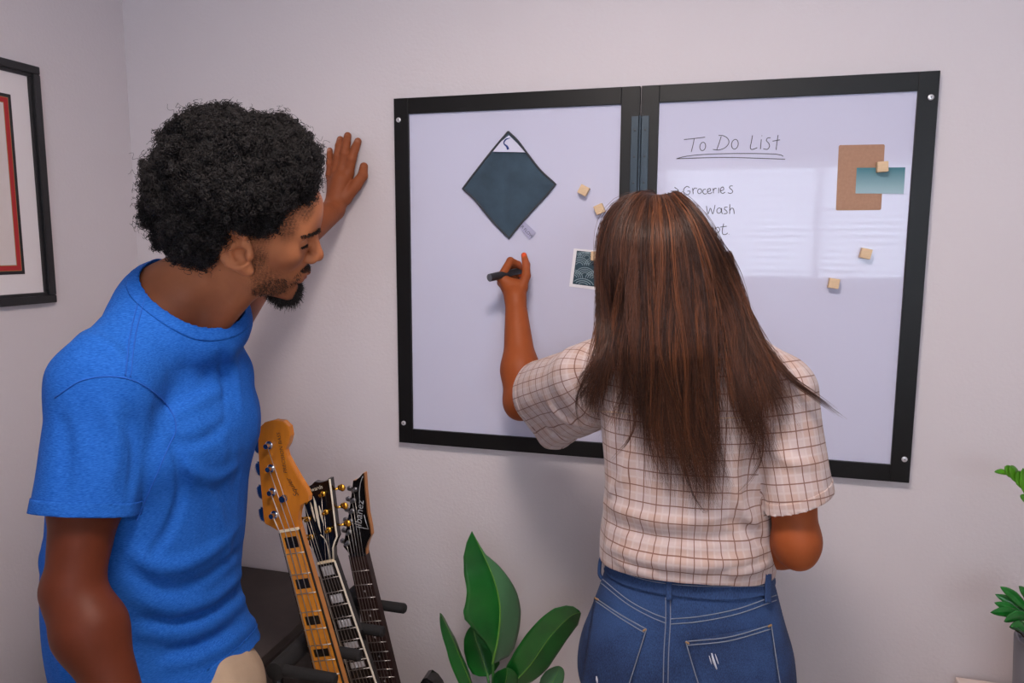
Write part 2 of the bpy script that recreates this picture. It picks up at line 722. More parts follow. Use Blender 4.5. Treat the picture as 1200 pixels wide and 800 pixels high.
for (px, py) in ((467, 140.5), (473, 495.5), (1091, 114), (1060, 538)):
    p = P(px, py, y=FY)
    s = obj('screw', lathe_me('screw', (p[0], FY + .001, p[2]), (0, -1, 0), [(0, .0065), (.0022, .0062), (.0032, .0045), (.0034, .001)], 20), M_screw, bd)
    obj('screw_socket', lathe_me('screw_socket', (p[0], FY - .0022, p[2]), (0, -1, 0), [(0, .0016), (.0004, .0016)], 6), M_dark, s)
hx = XM
hz1 = P(750, 136, y=FY)[2]
for a, b_ in ((hx - .021, hx - .0035), (hx + .0035, hx + .021)):
    hl = box('hinge_leaf', a, b_, FY - .003, FY + .001, Z0 + .075, hz1, M_hinge, bd, .0008)
    for i in range(13):
        z = hz1 - .033 - i * .062
        if z > Z0 + .09:
            obj('hinge_screw', lathe_me('hinge_screw', ((a + b_) / 2, FY - .0028, z), (0, -1, 0), [(0, .0026), (.0012, .0022), (.0014, .0005)], 10), M_dark, hl)
obj('hinge_pin', lathe_me('hinge_pin', (hx, FY - .003, Z0 + .075), (0, 0, 1), [(0, .0042), (hz1 - Z0 - .075, .0042)], 12), M_hinge, bd)

# handwriting: strokes read off the photograph, lying on the surface of the board
def crop_px(c, x0=770.0, y0=140.0, s=3.871):
    return [(x0 + a / s, y0 + b / s) for a, b in c]


def oval(cx, cy, rx, ry, tilt=0.0, n=12):
    return [(cx + rx * math.cos(t) + tilt * ry * math.sin(t), cy - ry * math.sin(t)) for t in [1.9 + 2 * math.pi * k / n for k in range(n + 1)]]


STROKES = [
    ('title_letter', [[(122, 91), (170, 86), (218, 80)], [(169, 86), (163, 115), (155, 147)]]),
    ('title_letter', [oval(207, 122, 13, 19, .1)]),
    ('title_letter', [[(291, 76), (282, 105), (271, 136)], [(279, 72), (302, 74), (322, 88), (325, 108), (308, 128), (280, 138), (254, 136)]]),
    ('title_letter', [oval(353, 112, 15, 22, .1)]),
    ('title_letter', [[(433, 72), (427, 105), (423, 126), (430, 136), (455, 128)]]),
    ('title_letter', [[(473, 90), (471, 112), (469, 134)], [(475, 72), (476, 75)]]),
    ('title_letter', [[(515, 83), (502, 84), (496, 95), (507, 108), (510, 122), (500, 135), (482, 133)]]),
    ('title_letter', [[(549, 70), (544, 105), (540, 138)], [(524, 98), (558, 92)]]),
    ('underline', [[(88, 178), (130, 167), (220, 158), (380, 154), (540, 157), (572, 167)], [(88, 178), (200, 174), (330, 172), (470, 176), (581, 180)]]),
    ('arrow', [[(62, 325), (96, 323)], [(79, 307), (97, 323), (77, 343)]]),
    ('word', [[(147, 309), (136, 303), (124, 312), (120, 328), (129, 341), (145, 338), (149, 325), (137, 325)],
              [(161, 311), (164, 338)], [(163, 322), (170, 311), (181, 312)], oval(193, 325, 9, 11, .1),
              [(221, 315), (210, 319), (208, 332), (218, 338), (226, 334)],
              [(229, 327), (242, 323), (240, 313), (230, 317), (229, 331), (240, 336), (249, 330)],
              [(254, 312), (256, 334)], [(255, 322), (262, 312), (270, 313)], [(280, 309), (279, 334)],
              [(287, 324), (302, 318), (299, 306), (289, 312), (288, 328), (298, 335), (309, 329)],
              [(343, 301), (331, 302), (329, 311), (339, 318), (343, 328), (334, 335), (321, 332)]]),
    ('word', [[(169, 404), (186, 399), (180, 390), (169, 399), (172, 414), (187, 413)],
              [(224, 392), (227, 412), (232, 428), (242, 402), (252, 428), (259, 408), (263, 388)],
              oval(281, 413, 10, 12, .1), [(293, 401), (293, 420), (298, 428)],
              [(320, 397), (308, 398), (306, 407), (316, 415), (317, 425), (302, 428)],
              [(330, 384), (329, 428)], [(329, 414), (338, 402), (347, 407), (350, 428)]]),
    ('word', [oval(214, 502, 10, 12, .1), [(225, 490), (226, 514)],
              [(238, 488), (236, 537)], [(237, 496), (248, 489), (256, 498), (250, 512), (238, 514)],
              [(265, 489), (259, 540)], [(264, 496), (276, 488), (284, 498), (278, 512), (264, 515)],
              [(302, 472), (296, 500), (298, 519), (312, 521), (320, 514)], [(285, 488), (316, 484)], [(325, 519), (326, 521)]]),
]
inkt = SY - 0.0005
hw = None
for nm, strokes in STROKES:
    parts = []
    for st in strokes:
        pts = A([P(*q, y=inkt) for q in crop_px(st)])
        pts = smooth_path(pts, max(6, 5 * len(pts)))
        V, F, _ = tubes_np(pts[None], np.full((1, len(pts)), 0.00082), 5)
        V[:, 1] = inkt + (V[:, 1] - inkt) * 0.4
        parts.append((V, F))
    V, F = merge(parts)
    o = obj('ink_' + nm, mesh_np('ink_' + nm, V, F), M_ink, bd)

# ------------------------------------------------------------------ things held on the board by magnets
M_wood = mat('magnet_wood', (222, 190, 152), 0.55, var=0.18, vscale=60, stretch=(1, 1, 9))
def cube_magnet(px, py, a, rot, base, label, grp):
    c = P(px, py, y=base - a / 2)
    b = box_bm(-a / 2, a / 2, -a * .42, a * .42, -a / 2, a / 2, a * .06, 2)
    bmesh.ops.rotate(b, verts=b.verts[:], cent=(0, 0, 0), matrix=Matrix.Rotation(math.radians(rot), 3, 'Y'))
    o = obj('cube_magnet', from_bm('cube_magnet', b), M_wood)
    o.location = (c[0], base - a * .42, c[2])
    return tag(o, label, 'magnet', grp)


MG = 'wooden cube magnets on the whiteboard'
cube_magnet(684, 223, .0225, 28, SY, 'small wooden cube magnet beside the grey cloth, higher of the two', MG)
cube_magnet(702.5, 245, .0225, -24, SY, "small wooden cube magnet just above the woman's hair, lower of the two", MG)
cube_magnet(698, 300, .0225, 2, SY - .0018, 'wooden cube magnet pinning the wave print card', MG)
cube_magnet(1034, 195.5, .0225, -4, SY - .0022, 'wooden cube magnet pinning the teal card over brown kraft card', MG)
cube_magnet(1014.5, 297, .0225, 12, SY, 'loose wooden cube magnet below the cards, nearer the frame edge', MG)
cube_magnet(977, 332, .0225, 8, SY, 'loose wooden cube magnet below the cards, lowest one', MG)


def card(name, corners, y, t, m, label, cat, bev=0.0, round_=0):
    pts = [P(*c, y=y) for c in corners]
    ol = [(p[0], p[2]) for p in pts]
    if round_:
        out = []
        n = len(ol)
        for i in range(n):
            p0, p1, p2 = A(ol[i - 1]), A(ol[i]), A(ol[(i + 1) % n])
            d0 = (p0 - p1) / np.linalg.norm(p0 - p1)
            d1 = (p2 - p1) / np.linalg.norm(p2 - p1)
            for t_ in np.linspace(0, 1, 5):
                out.append(tuple((p1 + d0 * round_ * (1 - t_) ** 2 + d1 * round_ * t_ ** 2)))
        ol = out
    o = obj(name, prism_me(name, ol, y, y + t), m)
    return tag(o, label, cat) if label else o


M_kraft = mat('kraft_card', (172, 132, 108), 0.8, var=0.12, vscale=150)
card('kraft_card', [(983, 170), (1037, 169), (1032.5, 246), (979.5, 246.5)], SY - .0010, .0008, M_kraft,
     'plain brown kraft card with rounded corners on the whiteboard', 'card', round_=.004)
# teal card: printed gradient
m_teal, nt, b = nodes_of('teal_gradient_print')
tc = nt.nodes.new('ShaderNodeTexCoord')
sx = nt.nodes.new('ShaderNodeSeparateXYZ')
rp = nt.nodes.new('ShaderNodeValToRGB')
rp.color_ramp.elements[0].color = (*lin((150, 178, 186)), 1)
rp.color_ramp.elements[1].color = (*lin((22, 104, 116)), 1)
nt.links.new(tc.outputs['Generated'], sx.inputs[0])
nt.links.new(sx.outputs[2], rp.inputs[0])
nt.links.new(rp.outputs[0], b.inputs['Base Color'])
b.inputs['Roughness'].default_value = 0.45
card('teal_card', [(1004, 196.5), (1061, 196), (1059, 227), (1002.5, 226.5)], SY - .0021, .0008, m_teal,
     'small teal to pale gradient card overlapping the kraft card', 'card')
# wave print card: white border, dark teal print, pale arcs
M_white = mat('white_paper', (232, 230, 236), 0.5)
M_navy = mat('wave_print', (30, 62, 76), 0.5)
M_pale = mat('wave_lines', (150, 172, 182), 0.5)
wc = card('wave_card', [(672.5, 291), (705, 294), (702, 340), (667, 335.5)], SY - .0008, .0006, M_white,
          'white bordered card printed with pale waves on dark teal', 'card')
wq = [(676, 293.5), (701, 296), (698, 336), (671, 332.5)]
card('print_panel', wq, SY - .0011, .0002, M_navy, None, None)
o = bpy.context.scene.objects['print_panel']
o.parent = wc
q3 = A([P(*c, y=SY - .0013) for c in wq])


def quad_uv(u, v):
    return (q3[0] * (1 - u) * v + q3[1] * u * v + q3[2] * u * (1 - v) + q3[3] * (1 - u) * (1 - v))


parts = []
for (cu, cv, R) in ((.2, .58, .42), (.85, .62, .40), (.5, .30, .42), (.0, .2, .4), (.95, .22, .42), (.45, -.08, .5), (.5, .82, .38), (-.05, .85, .35)):
    for rr in (1.0, .78, .56, .34):
        pts = []
        for t in np.linspace(.05, math.pi - .05, 22):
            u, v = cu + R * rr * math.cos(t), cv + R * rr * .55 * math.sin(t)
            if .02 < u < .98 and .02 < v < .98:
                pts.append(quad_uv(u, v))
        if len(pts) > 5:
            pts = A(pts)
            V, F, _ = tubes_np(pts[None], np.full((1, len(pts)), .0009), 4)
            V[:, 1] = SY - .0013 + (V[:, 1] - (SY - .0013)) * .3
            parts.append((V, F))
V, F = merge(parts)
obj('wave_lines', mesh_np('wave_lines', V, F), M_pale, wc)

# folded microfibre cloth hanging as a diamond
M_cloth = mat('grey_microfibre', (62, 82, 98), 0.95, var=0.35, vscale=22, bump=0.5, bscale=500, bdist=.001, sheen=.1)
M_pipe = mat('grey_piping', (62, 64, 70), 0.9, bump=.4, bscale=700)
M_clothw = mat('white_lining', (206, 206, 226), 0.8)
M_logo = mat('blue_print', (30, 52, 120), 0.7)
sides_px = [[(596, 154.5), (607, 165), (619, 181), (634, 200), (651.5, 216)], [(651.5, 216), (640, 230), (626, 245), (611, 262), (597, 279)],
            [(597, 279), (583, 265), (570, 250), (557, 234), (543, 221)], [(543, 221), (559, 200), (577, 177), (596, 154.5)]]
op = np.vstack([smooth_path(A([P(*q, y=SY) for q in sd]), 28)[:-1] for sd in sides_px])
cen = op.mean(0)
rings = [1.0, .97, .9, .78, .62, .45, .28, .12]
V = []
for s in rings:
    q = cen + (op - cen) * s
    q[:, 1] = SY - .0035 - .006 * (1 - s ** 6) - .0035 * np.sin(q[:, 0] * 75 + .8) * (1 - s ** 3) - .0015 * np.sin(q[:, 2] * 60 + q[:, 0] * 30) * (1 - s ** 3)
    V.append(q)
n = len(op)
V = np.concatenate(V + [cen[None] - A([[0, .0085 + SY * 0 + .0, 0]]) + A([[0, SY - cen[1], 0]])])
F4 = [(k * n + i, k * n + (i + 1) % n, (k + 1) * n + (i + 1) % n, (k + 1) * n + i) for k in range(len(rings) - 1) for i in range(n)]
F3 = [((len(rings) - 1) * n + i, (len(rings) - 1) * n + (i + 1) % n, len(rings) * n) for i in range(n)]
ct = thing('cleaning_cloth', (cen[0], SY, op[:, 2].min()), 'dark grey microfibre cloth hung as a diamond on the whiteboard', 'cloth')
co = obj('cloth', mesh_np('cloth', V, [A(F4), A(F3)]), M_cloth, ct)
modifier_solid(co, .003, 1.0)
loop = np.vstack([op, op[:1]])
loop[:, 1] = SY - .0045
V, F, _ = tubes_np(loop[None], np.full((1, len(loop)), .0026), 8)
obj('piping', mesh_np('piping', V, F), M_pipe, ct)
wt = [(596.2, 158.5), (605, 167), (615, 178.3), (577.5, 177.6), (587, 166)]
pts = [P(*q, y=SY - .0125) for q in wt]
obj('lining_corner', prism_me('lining_corner', [(p[0], p[2]) for p in pts], SY - .0125, SY - .004), M_clothw, ct)
lp = smooth_path(A([P(*q, y=SY - .0131) for q in ((598, 161.5), (592.5, 163.5), (590.5, 168), (594, 171.5), (595.5, 175))]), 24)
V, F, _ = tubes_np(lp[None], np.interp(np.linspace(0, 1, 24), [0, .3, .6, .85, 1], [.0006, .0020, .0016, .0028, .0034])[None], 5)
V[:, 1] = SY - .0131 + (V[:, 1] - SY + .0131) * .2
obj('emblem', mesh_np('emblem', V, F), M_logo, ct)
tg = [(606, 263.5), (613, 258), (628, 272.5), (620.5, 280.5)]
tp = [P(*q, y=SY - .0035) for q in tg]
to = obj('care_tag', prism_me('care_tag', [(p[0], p[2]) for p in tp], SY - .0035, SY - .0023), mat('tag_fabric', (168, 166, 196), .7), ct)
d = P(624, 276, y=SY) - P(609.5, 261, y=SY)
obj('tag_lettering', text_me('tag_lettering', 'ER FLOW', .0098, P(608.5, 264.2, y=SY - .0036), d, np.cross(A([0, -1.0, 0]), d), .0002), M_ink, to)

# ================================================================== picture frame on the left wall
M_fblk = mat('frame_black_lacquer', (24, 25, 28), 0.35, spec=.6)
M_mat = mat('mat_board', (226, 218, 220), 0.8)
M_gold = mat('gold_fillet', (170, 130, 80), .4, metal=.4)
M_red = mat('red_mat', (172, 42, 44), .8)
M_cream = mat('print_paper', (214, 202, 200), .7)
fy1, fz1 = P(40, 79, x=XL)[1], P(40, 79, x=XL)[2]
fz0 = P(60, 354, x=XL)[2]
fy0 = fy1 - 0.72
pf = thing('picture_frame', (XL, (fy0 + fy1) / 2, fz0), 'black framed picture with white mat and red inner border on side wall', 'picture')


def ring_rail(name, y0, y1, z0, z1, w, x_in, x_out, m, parent, bev=.002):
    box(name, x_in, x_out, y0, y1, z1 - w, z1, m, parent, bev)
    box(name, x_in, x_out, y0, y1, z0, z0 + w, m, parent, bev)
    box(name, x_in, x_out, y0, y0 + w, z0 + w, z1 - w, m, parent, bev)
    box(name, x_in, x_out, y1 - w, y1, z0 + w, z1 - w, m, parent, bev)


ring_rail('frame_rail', fy0, fy1, fz0, fz1, .020, XL, XL + .018, M_fblk, pf, .003)
ring_rail('frame_lip', fy0 + .016, fy1 - .016, fz0 + .016, fz1 - .016, .012, XL, XL + .011, M_fblk, pf, .002)
box('mat_board', XL + .001, XL + .005, fy0 + .02, fy1 - .02, fz0 + .02, fz1 - .02, M_mat, pf)
iy1, iz1, iz0 = P(10, 111, x=XL)[1], P(10, 111, x=XL)[2], P(23, 321, x=XL)[2]
iy0 = fy0 + (fy1 - iy1)
box('inner_black_mat', XL + .004, XL + .0062, iy0, iy1, iz0, iz1, M_fblk, pf)
box('gold_fillet', XL + .004, XL + .0066, iy0 + .008, iy1 - .008, iz0 + .008, iz1 - .008, M_gold, pf)
box('red_mat', XL + .004, XL + .0069, iy0 + .0095, iy1 - .0095, iz0 + .0095, iz1 - .0095, M_red, pf)
box('gold_fillet', XL + .004, XL + .0072, iy0 + .021, iy1 - .021, iz0 + .021, iz1 - .021, M_gold, pf)
box('print', XL + .004, XL + .0075, iy0 + .023, iy1 - .023, iz0 + .023, iz1 - .023, M_cream, pf)

# ================================================================== low dark cabinet behind the guitars
M_cab = mat('cabinet_charcoal', (58, 50, 48), .55, var=.15, vscale=30)
cz = .601
cb = thing('low_cabinet', (-1.23, -.24, 0), 'low dark charcoal cabinet standing against the wall behind the guitars', 'cabinet')
box('top_panel', -1.46, -1.0, -.46, -.016, cz - .025, cz, M_cab, cb, .003)
box('side_panel', -1.45, -1.43, -.45, -.02, .02, cz - .025, M_cab, cb, .001)
box('side_panel', -1.03, -1.01, -.45, -.02, .02, cz - .025, M_cab, cb, .001)
box('back_panel', -1.43, -1.03, -.03, -.02, .02, cz - .025, M_cab, cb)
box('base_panel', -1.45, -1.01, -.45, -.02, 0, .02, M_cab, cb)
for a, b_ in ((-1.429, -1.231), (-1.229, -1.031)):
    dr = box('door', a, b_, -.45, -.432, .022, cz - .027, M_cab, cb, .002)
    hxp = b_ - .03 if a < -1.3 else a + .03
    obj('handle', lathe_me('handle', (hxp, -.45, .33), (0, -1, 0), [(0, .005), (.012, .005), (.016, .012), (.024, .012), (.026, .008)], 16), M_hinge, dr)

# ================================================================== guitars
M_maple = mat('amber_maple', (206, 124, 34), .25, var=.22, vscale=9, stretch=(6, 6, 1), coat=.4)
M_maple_n = mat('amber_fretboard', (212, 136, 44), .3, var=.18, vscale=10, stretch=(8, 8, 1), coat=.3)
M_gblk = mat('guitar_black', (16, 15, 17), .18, coat=.5)
M_ebony = mat('ebony', (22, 18, 18), .4, var=.3, vscale=30, stretch=(8, 8, 1))
M_rose = mat('rosewood', (48, 28, 26), .45, var=.4, vscale=25, stretch=(8, 8, 1))
M_chrome = mat('chrome', (200, 200, 205), .16, metal=1)
M_goldm = mat('gold_metal', (214, 160, 62), .25, metal=1)
M_steel = mat('string_steel', (178, 172, 168), .35, metal=.9)
M_bone = mat('bone_nut', (228, 210, 180), .4)
M_bind = mat('cream_binding', (226, 216, 198), .4)
M_pearl = mat('pearl_inlay', (188, 186, 190), .3, var=.12, vscale=60)
M_blk_inlay = mat('black_inlay', (20, 18, 18), .3)
M_natural = mat('natural_wood_edge', (190, 124, 66), .35, var=.15, vscale=14, stretch=(6, 6, 1))
M_script = mat('decal_black', (24, 16, 12), .5)
M_silver = mat('decal_silver', (176, 178, 184), .35, metal=.3)


def planepts(cpts, x0, y0, s, yg):
    return A([P(x0 + a / s, y0 + b / s, y=yg)[[0, 2]] for a, b in cpts])


def guitar(name, label, yg, head_px, nut_px, low_px, scale_len, nfret, body_fn, mats, strings, posts_px, inlay, nut_m, grp):
    """head_px, nut_px, low_px are picture points on the plane of the guitar's face (y = yg)"""
    mh, mf, mneck, mbody, mpost = mats
    NL, NR = [P(*q, y=yg)[[0, 2]] for q in nut_px]
    LL, LR = [P(*q, y=yg)[[0, 2]] for q in low_px]
    mid, low = (NL + NR) / 2, (LL + LR) / 2
    ax = (low - mid) / np.linalg.norm(low - mid)          # along the neck, downwards
    lat = A([-ax[1], ax[0]])
    if lat @ (NR - NL) < 0:
        lat = -lat
    w0 = abs((NR - NL) @ lat)
    dl = (low - mid) @ ax
    w1 = abs((LR - LL) @ lat)
    L = scale_len * .72

    def at(u, v):          # u: down the neck from the nut, v: to the right
        return mid + ax * u + lat * v

    def wid(u):
        return w0 + (w1 - w0) * u / dl
    bot = mid + ax * (scale_len * 1.22)
    t = thing(name, (bot[0], yg + .02, max(bot[1], .07)), label, 'guitar', grp)
    hd = obj('headstock', prism_me('headstock', head_px, yg + .003, yg + .018, .0012), mh[0], t)
    if len(mh) > 1:       # edge of another colour
        hd.data.materials.append(mh[1])
        for p in hd.data.polygons:
            if abs(p.normal.y) < .5 or p.normal.y > .5:
                p.material_index = 1
    ol = [at(0, -w0 / 2), at(0, w0 / 2), at(L, wid(L) / 2), at(L, -wid(L) / 2)]
    obj('neck', prism_me('neck', [at(-.02, -w0 * .46), at(-.02, w0 * .46), at(L, wid(L) * .48), at(L, -wid(L) * .48)], yg + .0035, yg + .023, 0), mneck, t)
    fb = obj('fretboard', prism_me('fretboard', ol, yg - .001, yg + .0045, .0006), mf, t)
    if len(mats) > 5:
        pass
    for s_ in (-1, 1):
        ed = [at(0, s_ * w0 / 2), at(0, s_ * (w0 / 2 + .0016)), at(L, s_ * (wid(L) / 2 + .0016)), at(L, s_ * wid(L) / 2)]
        obj('binding', prism_me('binding', ed, yg - .0008, yg + .0046), inlay['edge'], t)
    nt_ = [at(-.005, -w0 / 2), at(-.005, w0 / 2), at(0, w0 / 2), at(0, -w0 / 2)]
    obj('nut', prism_me('nut', nt_, yg - .0035, yg + .004, .0006), nut_m, t)
    fp = [0] + [scale_len * (1 - 2 ** (-i / 12)) for i in range(1, nfret + 1)]
    for i in range(1, nfret + 1):
        if fp[i] > L - .004:
            break
        u = fp[i]
        a, b_ = at(u, -wid(u) / 2), at(u, wid(u) / 2)
        obj('fret', tube_me('fret', [(a[0], yg - .001, a[1]), (b_[0], yg - .001, b_[1])], .0012, 6), M_steel, t)
    for i in inlay['frets']:
        if i > nfret or fp[i] > L:
            continue
        u = (fp[i - 1] + fp[i]) / 2
        hw_, hh_ = wid(u) * inlay['w'] / 2, (fp[i] - fp[i - 1]) * inlay['h'] / 2
        if inlay['kind'] == 'block':
            q = [at(u - hh_, -hw_), at(u - hh_, hw_), at(u + hh_, hw_), at(u + hh_, -hw_)]
            obj('inlay', prism_me('inlay', q, yg - .0013, yg + .001), inlay['mat'], t)
        else:
            c = at(u, 0)
            obj('inlay', lathe_me('inlay', (c[0], yg + .001, c[1]), (0, -1, 0), [(0, .0028), (.0023, .0028)], 14), inlay['mat'], t)
    # tuners: post on the face, shaft and key at the side
    ns = len(posts_px)
    for k, (pp, side, ky) in enumerate(posts_px):
        c = P(*pp, y=yg)[[0, 2]]
        R = inlay['post']
        tn = obj('tuner', lathe_me('tuner', (c[0], yg + .004, c[1]), (0, -1, 0), [(0, R), (.004, R), (.005, R * .85), (.006, R * .55), (.013, R * .5), (.0135, R * .62), (.016, R * .62), (.017, R * .3)], 18), mpost, t)
        e = c + lat * side * inlay['key_out'][0] - ax * .0
        f_ = c + lat * side * inlay['key_out'][1]
        obj('key_shaft', tube_me('key_shaft', [(c[0] + (e[0] - c[0]) * .3, yg + .020, c[1] + (e[1] - c[1]) * .3), (f_[0], yg + .020, f_[1])], .0026, 8), mpost, tn)
        # key: a flattened oval
        bmk = bmesh.new()
        bmesh.ops.create_uvsphere(bmk, u_segments=16, v_segments=10, radius=1)
        kw, kh, kt = inlay['key']
        for v in bmk.verts:
            lx, ly, lz = v.co
            pinch = 1 - .25 * (1 - abs(lx)) if lx < 0 else 1
            v.co = Vector((lx * kw, ly * kt, lz * kh * pinch))
        p3 = f_ + lat * side * kw * .7
        ang = math.atan2(lat[1], lat[0])
        bmesh.ops.rotate(bmk, verts=bmk.verts[:], cent=(0, 0, 0), matrix=Matrix.Rotation(-ang + ky, 3, 'Y'))
        bmesh.ops.translate(bmk, verts=bmk.verts[:], vec=(p3[0], yg + .020, p3[1]))
        obj('key', from_bm('key', bmk, True), mpost, tn)
    # strings
    for k in range(strings):
        v = (k - (strings - 1) / 2) / (strings - 1) * .82
        a = at(0, v * w0)
        b_ = at(scale_len, v * wid(scale_len) * .95)
        pc = P(*posts_px[inlay['order'][k]][0], y=yg)[[0, 2]] if inlay['order'] else a
        rr = (.0009 - .00045 * k / (strings - 1)) * inlay['sg']
        obj('string', tube_me('string', [(pc[0], yg - .006, pc[1]), (a[0], yg - .004, a[1]), (b_[0], yg - .006, b_[1])], rr, 5), M_steel, t)
    body_fn(t, at, ax, lat, yg, scale_len, L, mbody)
    return t, at


def body_outline(at, uc, pts):
    return [tuple(at(uc + u, v)) for u, v in smooth_path(A(list(pts) + [pts[0]]), 90)[:-1]]


def body_generic(pts, pg=None):
    def fn(t, at, ax, lat, yg, S, L, mbody):
        top0 = at(0, 0)
        uc = (top0[1] - .058) / abs(ax[1]) - .425
        bo = body_outline(at, uc, pts)
        obj('body', prism_me('body', bo, yg + .006, yg + .046, .004), mbody, t)
        c = [at(S - .01, -.045), at(S - .01, .045), at(S + .012, .045), at(S + .012, -.045)]
        obj('bridge', prism_me('bridge', c, yg - .006, yg + .007, .001), M_chrome, t)
        for du in (.10, .17):
            q = [at(S - du, -.042), at(S - du, .042), at(S - du + .03, .042), at(S - du + .03, -.042)]
            obj('pickup', prism_me('pickup', q, yg - .001, yg + .008, .0015), M_gblk, t)
        for du, dv in ((.0, .085), (.045, .1)):
            c2 = at(S + du, dv)
            obj('control_knob', lathe_me('control_knob', (c2[0], yg + .007, c2[1]), (0, -1, 0), [(0, .011), (.014, .0095), (.015, .008)], 16), M_gblk, t)
    return fn


bass_body = [(0, -.03), (-.09, -.09), (-.13, -.125), (-.06, -.15), (.06, -.135), (.14, -.125), (.25, -.16), (.36, -.14), (.42, -.05), (.42, .05), (.37, .14), (.27, .17), (.17, .135), (.09, .12), (.02, .145), (-.03, .12), (.0, .06), (.02, .03)]
lp_body = [(0, -.035), (-.03, -.07), (-.02, -.12), (.04, -.14), (.12, -.115), (.20, -.13), (.29, -.165), (.38, -.12), (.42, 0), (.38, .12), (.29, .165), (.20, .13), (.13, .11), (.07, .13), (.03, .125), (.045, .07), (.05, .035)]
ib_body = [(0, -.03), (-.06, -.08), (-.10, -.115), (-.03, -.13), (.06, -.11), (.14, -.105), (.24, -.14), (.33, -.135), (.39, -.06), (.39, .06), (.34, .14), (.24, .15), (.15, .11), (.07, .105), (-.01, .13), (-.05, .10), (.0, .06), (.03, .03)]

G = 'guitars standing in the rack'
yb, yl, yi = -.545, -.44, -.335
hb = planepts([(188, 722), (135, 690), (98, 672), (88, 640), (75, 480), (60, 300), (55, 150), (64, 108), (95, 76), (150, 62), (205, 70), (238, 102), (247, 155), (234, 205), (215, 238), (226, 278), (260, 340), (300, 410), (335, 465), (354, 510), (352, 540), (330, 548), (308, 562), (296, 600), (290, 650), (296, 700)], 290, 480, 5.0, yb)
bass_posts = [((290 + 125 / 5, 480 + 208 / 5), -1, 0.0), ((290 + 136 / 5, 480 + 343 / 5), -1, 0.0), ((290 + 145 / 5, 480 + 481 / 5), -1, 0.0), ((290 + 156 / 5, 480 + 615 / 5), -1, 0.0)]
bass, bat = guitar('bass_guitar', 'bass guitar with amber maple headstock, chrome tuners and black block inlays', yb, hb,
                   [(327.6, 624.5), (349.6, 620)], [(371.5, 797), (400.5, 797)], .864, 20, body_generic(bass_body),
                   ((M_maple,), M_maple_n, M_natural, M_maple, M_chrome), 4, bass_posts,
                   dict(kind='block', frets=(1, 3, 5, 7, 9, 12, 15), w=.62, h=.5, mat=M_blk_inlay, edge=M_blk_inlay, post=.0088, key_out=(.02, .036), key=(.011, .018, .003), order=[3, 2, 1, 0], sg=1.5), M_bone, G)
# string tree and lettering on the bass headstock
c = P(290 + 214 / 5, 480 + 518 / 5, y=yb)
obj('string_retainer', lathe_me('string_retainer', (c[0], yb + .003, c[2]), (0, -1, 0), [(0, .0075), (.003, .0075), (.004, .004), (.009, .004), (.0095, .007), (.0115, .007)], 16), M_chrome, bass)
d1 = P(290 + 182 / 5, 480 + 130 / 5, y=yb) - P(290 + 226 / 5, 480 + 372 / 5, y=yb)
obj('headstock_lettering', text_me('headstock_lettering', 'PRECISION BASS', .0118, P(290 + 234 / 5, 480 + 372 / 5, y=yb + .003), d1, np.cross(A([0, -1.0, 0]), d1), .0003, .2), M_script, bass)
d2 = P(290 + 236 / 5, 480 + 390 / 5, y=yb) - P(290 + 292 / 5, 480 + 500 / 5, y=yb)
obj('headstock_lettering', text_me('headstock_lettering', 'Squier', .020, P(290 + 302 / 5, 480 + 502 / 5, y=yb + .003), d2, np.cross(A([0, -1.0, 0]), d2), .0003, .25), M_script, bass)

S6 = 6.667
hl = planepts([(182, 780), (150, 690), (108, 625), (92, 500), (78, 360), (66, 290), (78, 215), (98, 172), (125, 158), (150, 133), (178, 138), (205, 136), (232, 128), (252, 122), (258, 108), (276, 108), (300, 300), (325, 500), (336, 560), (318, 600), (302, 650), (305, 742)], 345, 545, S6, yl)
lp_posts = [((345 + 130 / S6, 545 + 560 / S6), -1, 0), ((345 + 107 / S6, 545 + 420 / S6), -1, 0), ((345 + 85 / S6, 545 + 285 / S6), -1, 0),
            ((345 + 222 / S6, 545 + 224 / S6), 1, .25), ((345 + 245 / S6, 545 + 366 / S6), 1, .3), ((345 + 268 / S6, 545 + 505 / S6), 1, .1)]
lpg, lat_ = guitar('electric_guitar', 'black electric guitar with gold tuners, cream bound headstock and pearl block inlays', yl, hl,
                   [(372, 662.5), (391, 656.5)], [(411.5, 797), (438.5, 797)], .628, 22, body_generic(lp_body),
                   ((M_gblk,), M_ebony, M_gblk, M_gblk, M_goldm), 6, lp_posts,
                   dict(kind='block', frets=(1, 3, 5, 7, 9, 12, 15), w=.66, h=.62, mat=M_pearl, edge=M_bind, post=.0062, key_out=(.016, .030), key=(.010, .0085, .005), order=[0, 1, 2, 3, 4, 5], sg=.9), M_bone, G)
# cream binding line round the headstock, split diamond inlay, lettering, truss rod cover edge
br = planepts([(270, 112), (294, 300), (318, 500), (328, 560), (310, 600), (296, 650), (300, 735)], 345, 545, S6, yl)
obj('headstock_binding', tube_me('headstock_binding', [(p[0], yl + .003, p[1]) for p in br], .0021, 6), M_bind, lpg)
for q in ([(125, 285), (143, 330), (160, 400), (165, 440), (150, 405), (135, 350)], [(148, 240), (168, 290), (185, 360), (195, 430), (208, 520), (210, 530), (190, 480), (172, 410), (158, 330)],
          [(192, 312), (212, 360), (226, 420), (232, 470), (215, 430), (200, 380)]):
    pp = planepts(q, 345, 545, S6, yl + .003)
    obj('headstock_inlay', prism_me('headstock_inlay', pp, yl + .0022, yl + .0045), M_bind, lpg)
tcv = planepts([(200, 545), (228, 570), (248, 610), (262, 670), (275, 742)], 345, 545, S6, yl)
obj('truss_cover_edge', tube_me('truss_cover_edge', [(p[0], yl + .0025, p[1]) for p in tcv], .0011, 6), M_bind, lpg)
d3 = P(345 + 225 / S6, 545 + 178 / S6, y=yl) - P(345 + 100 / S6, 545 + 215 / S6, y=yl)
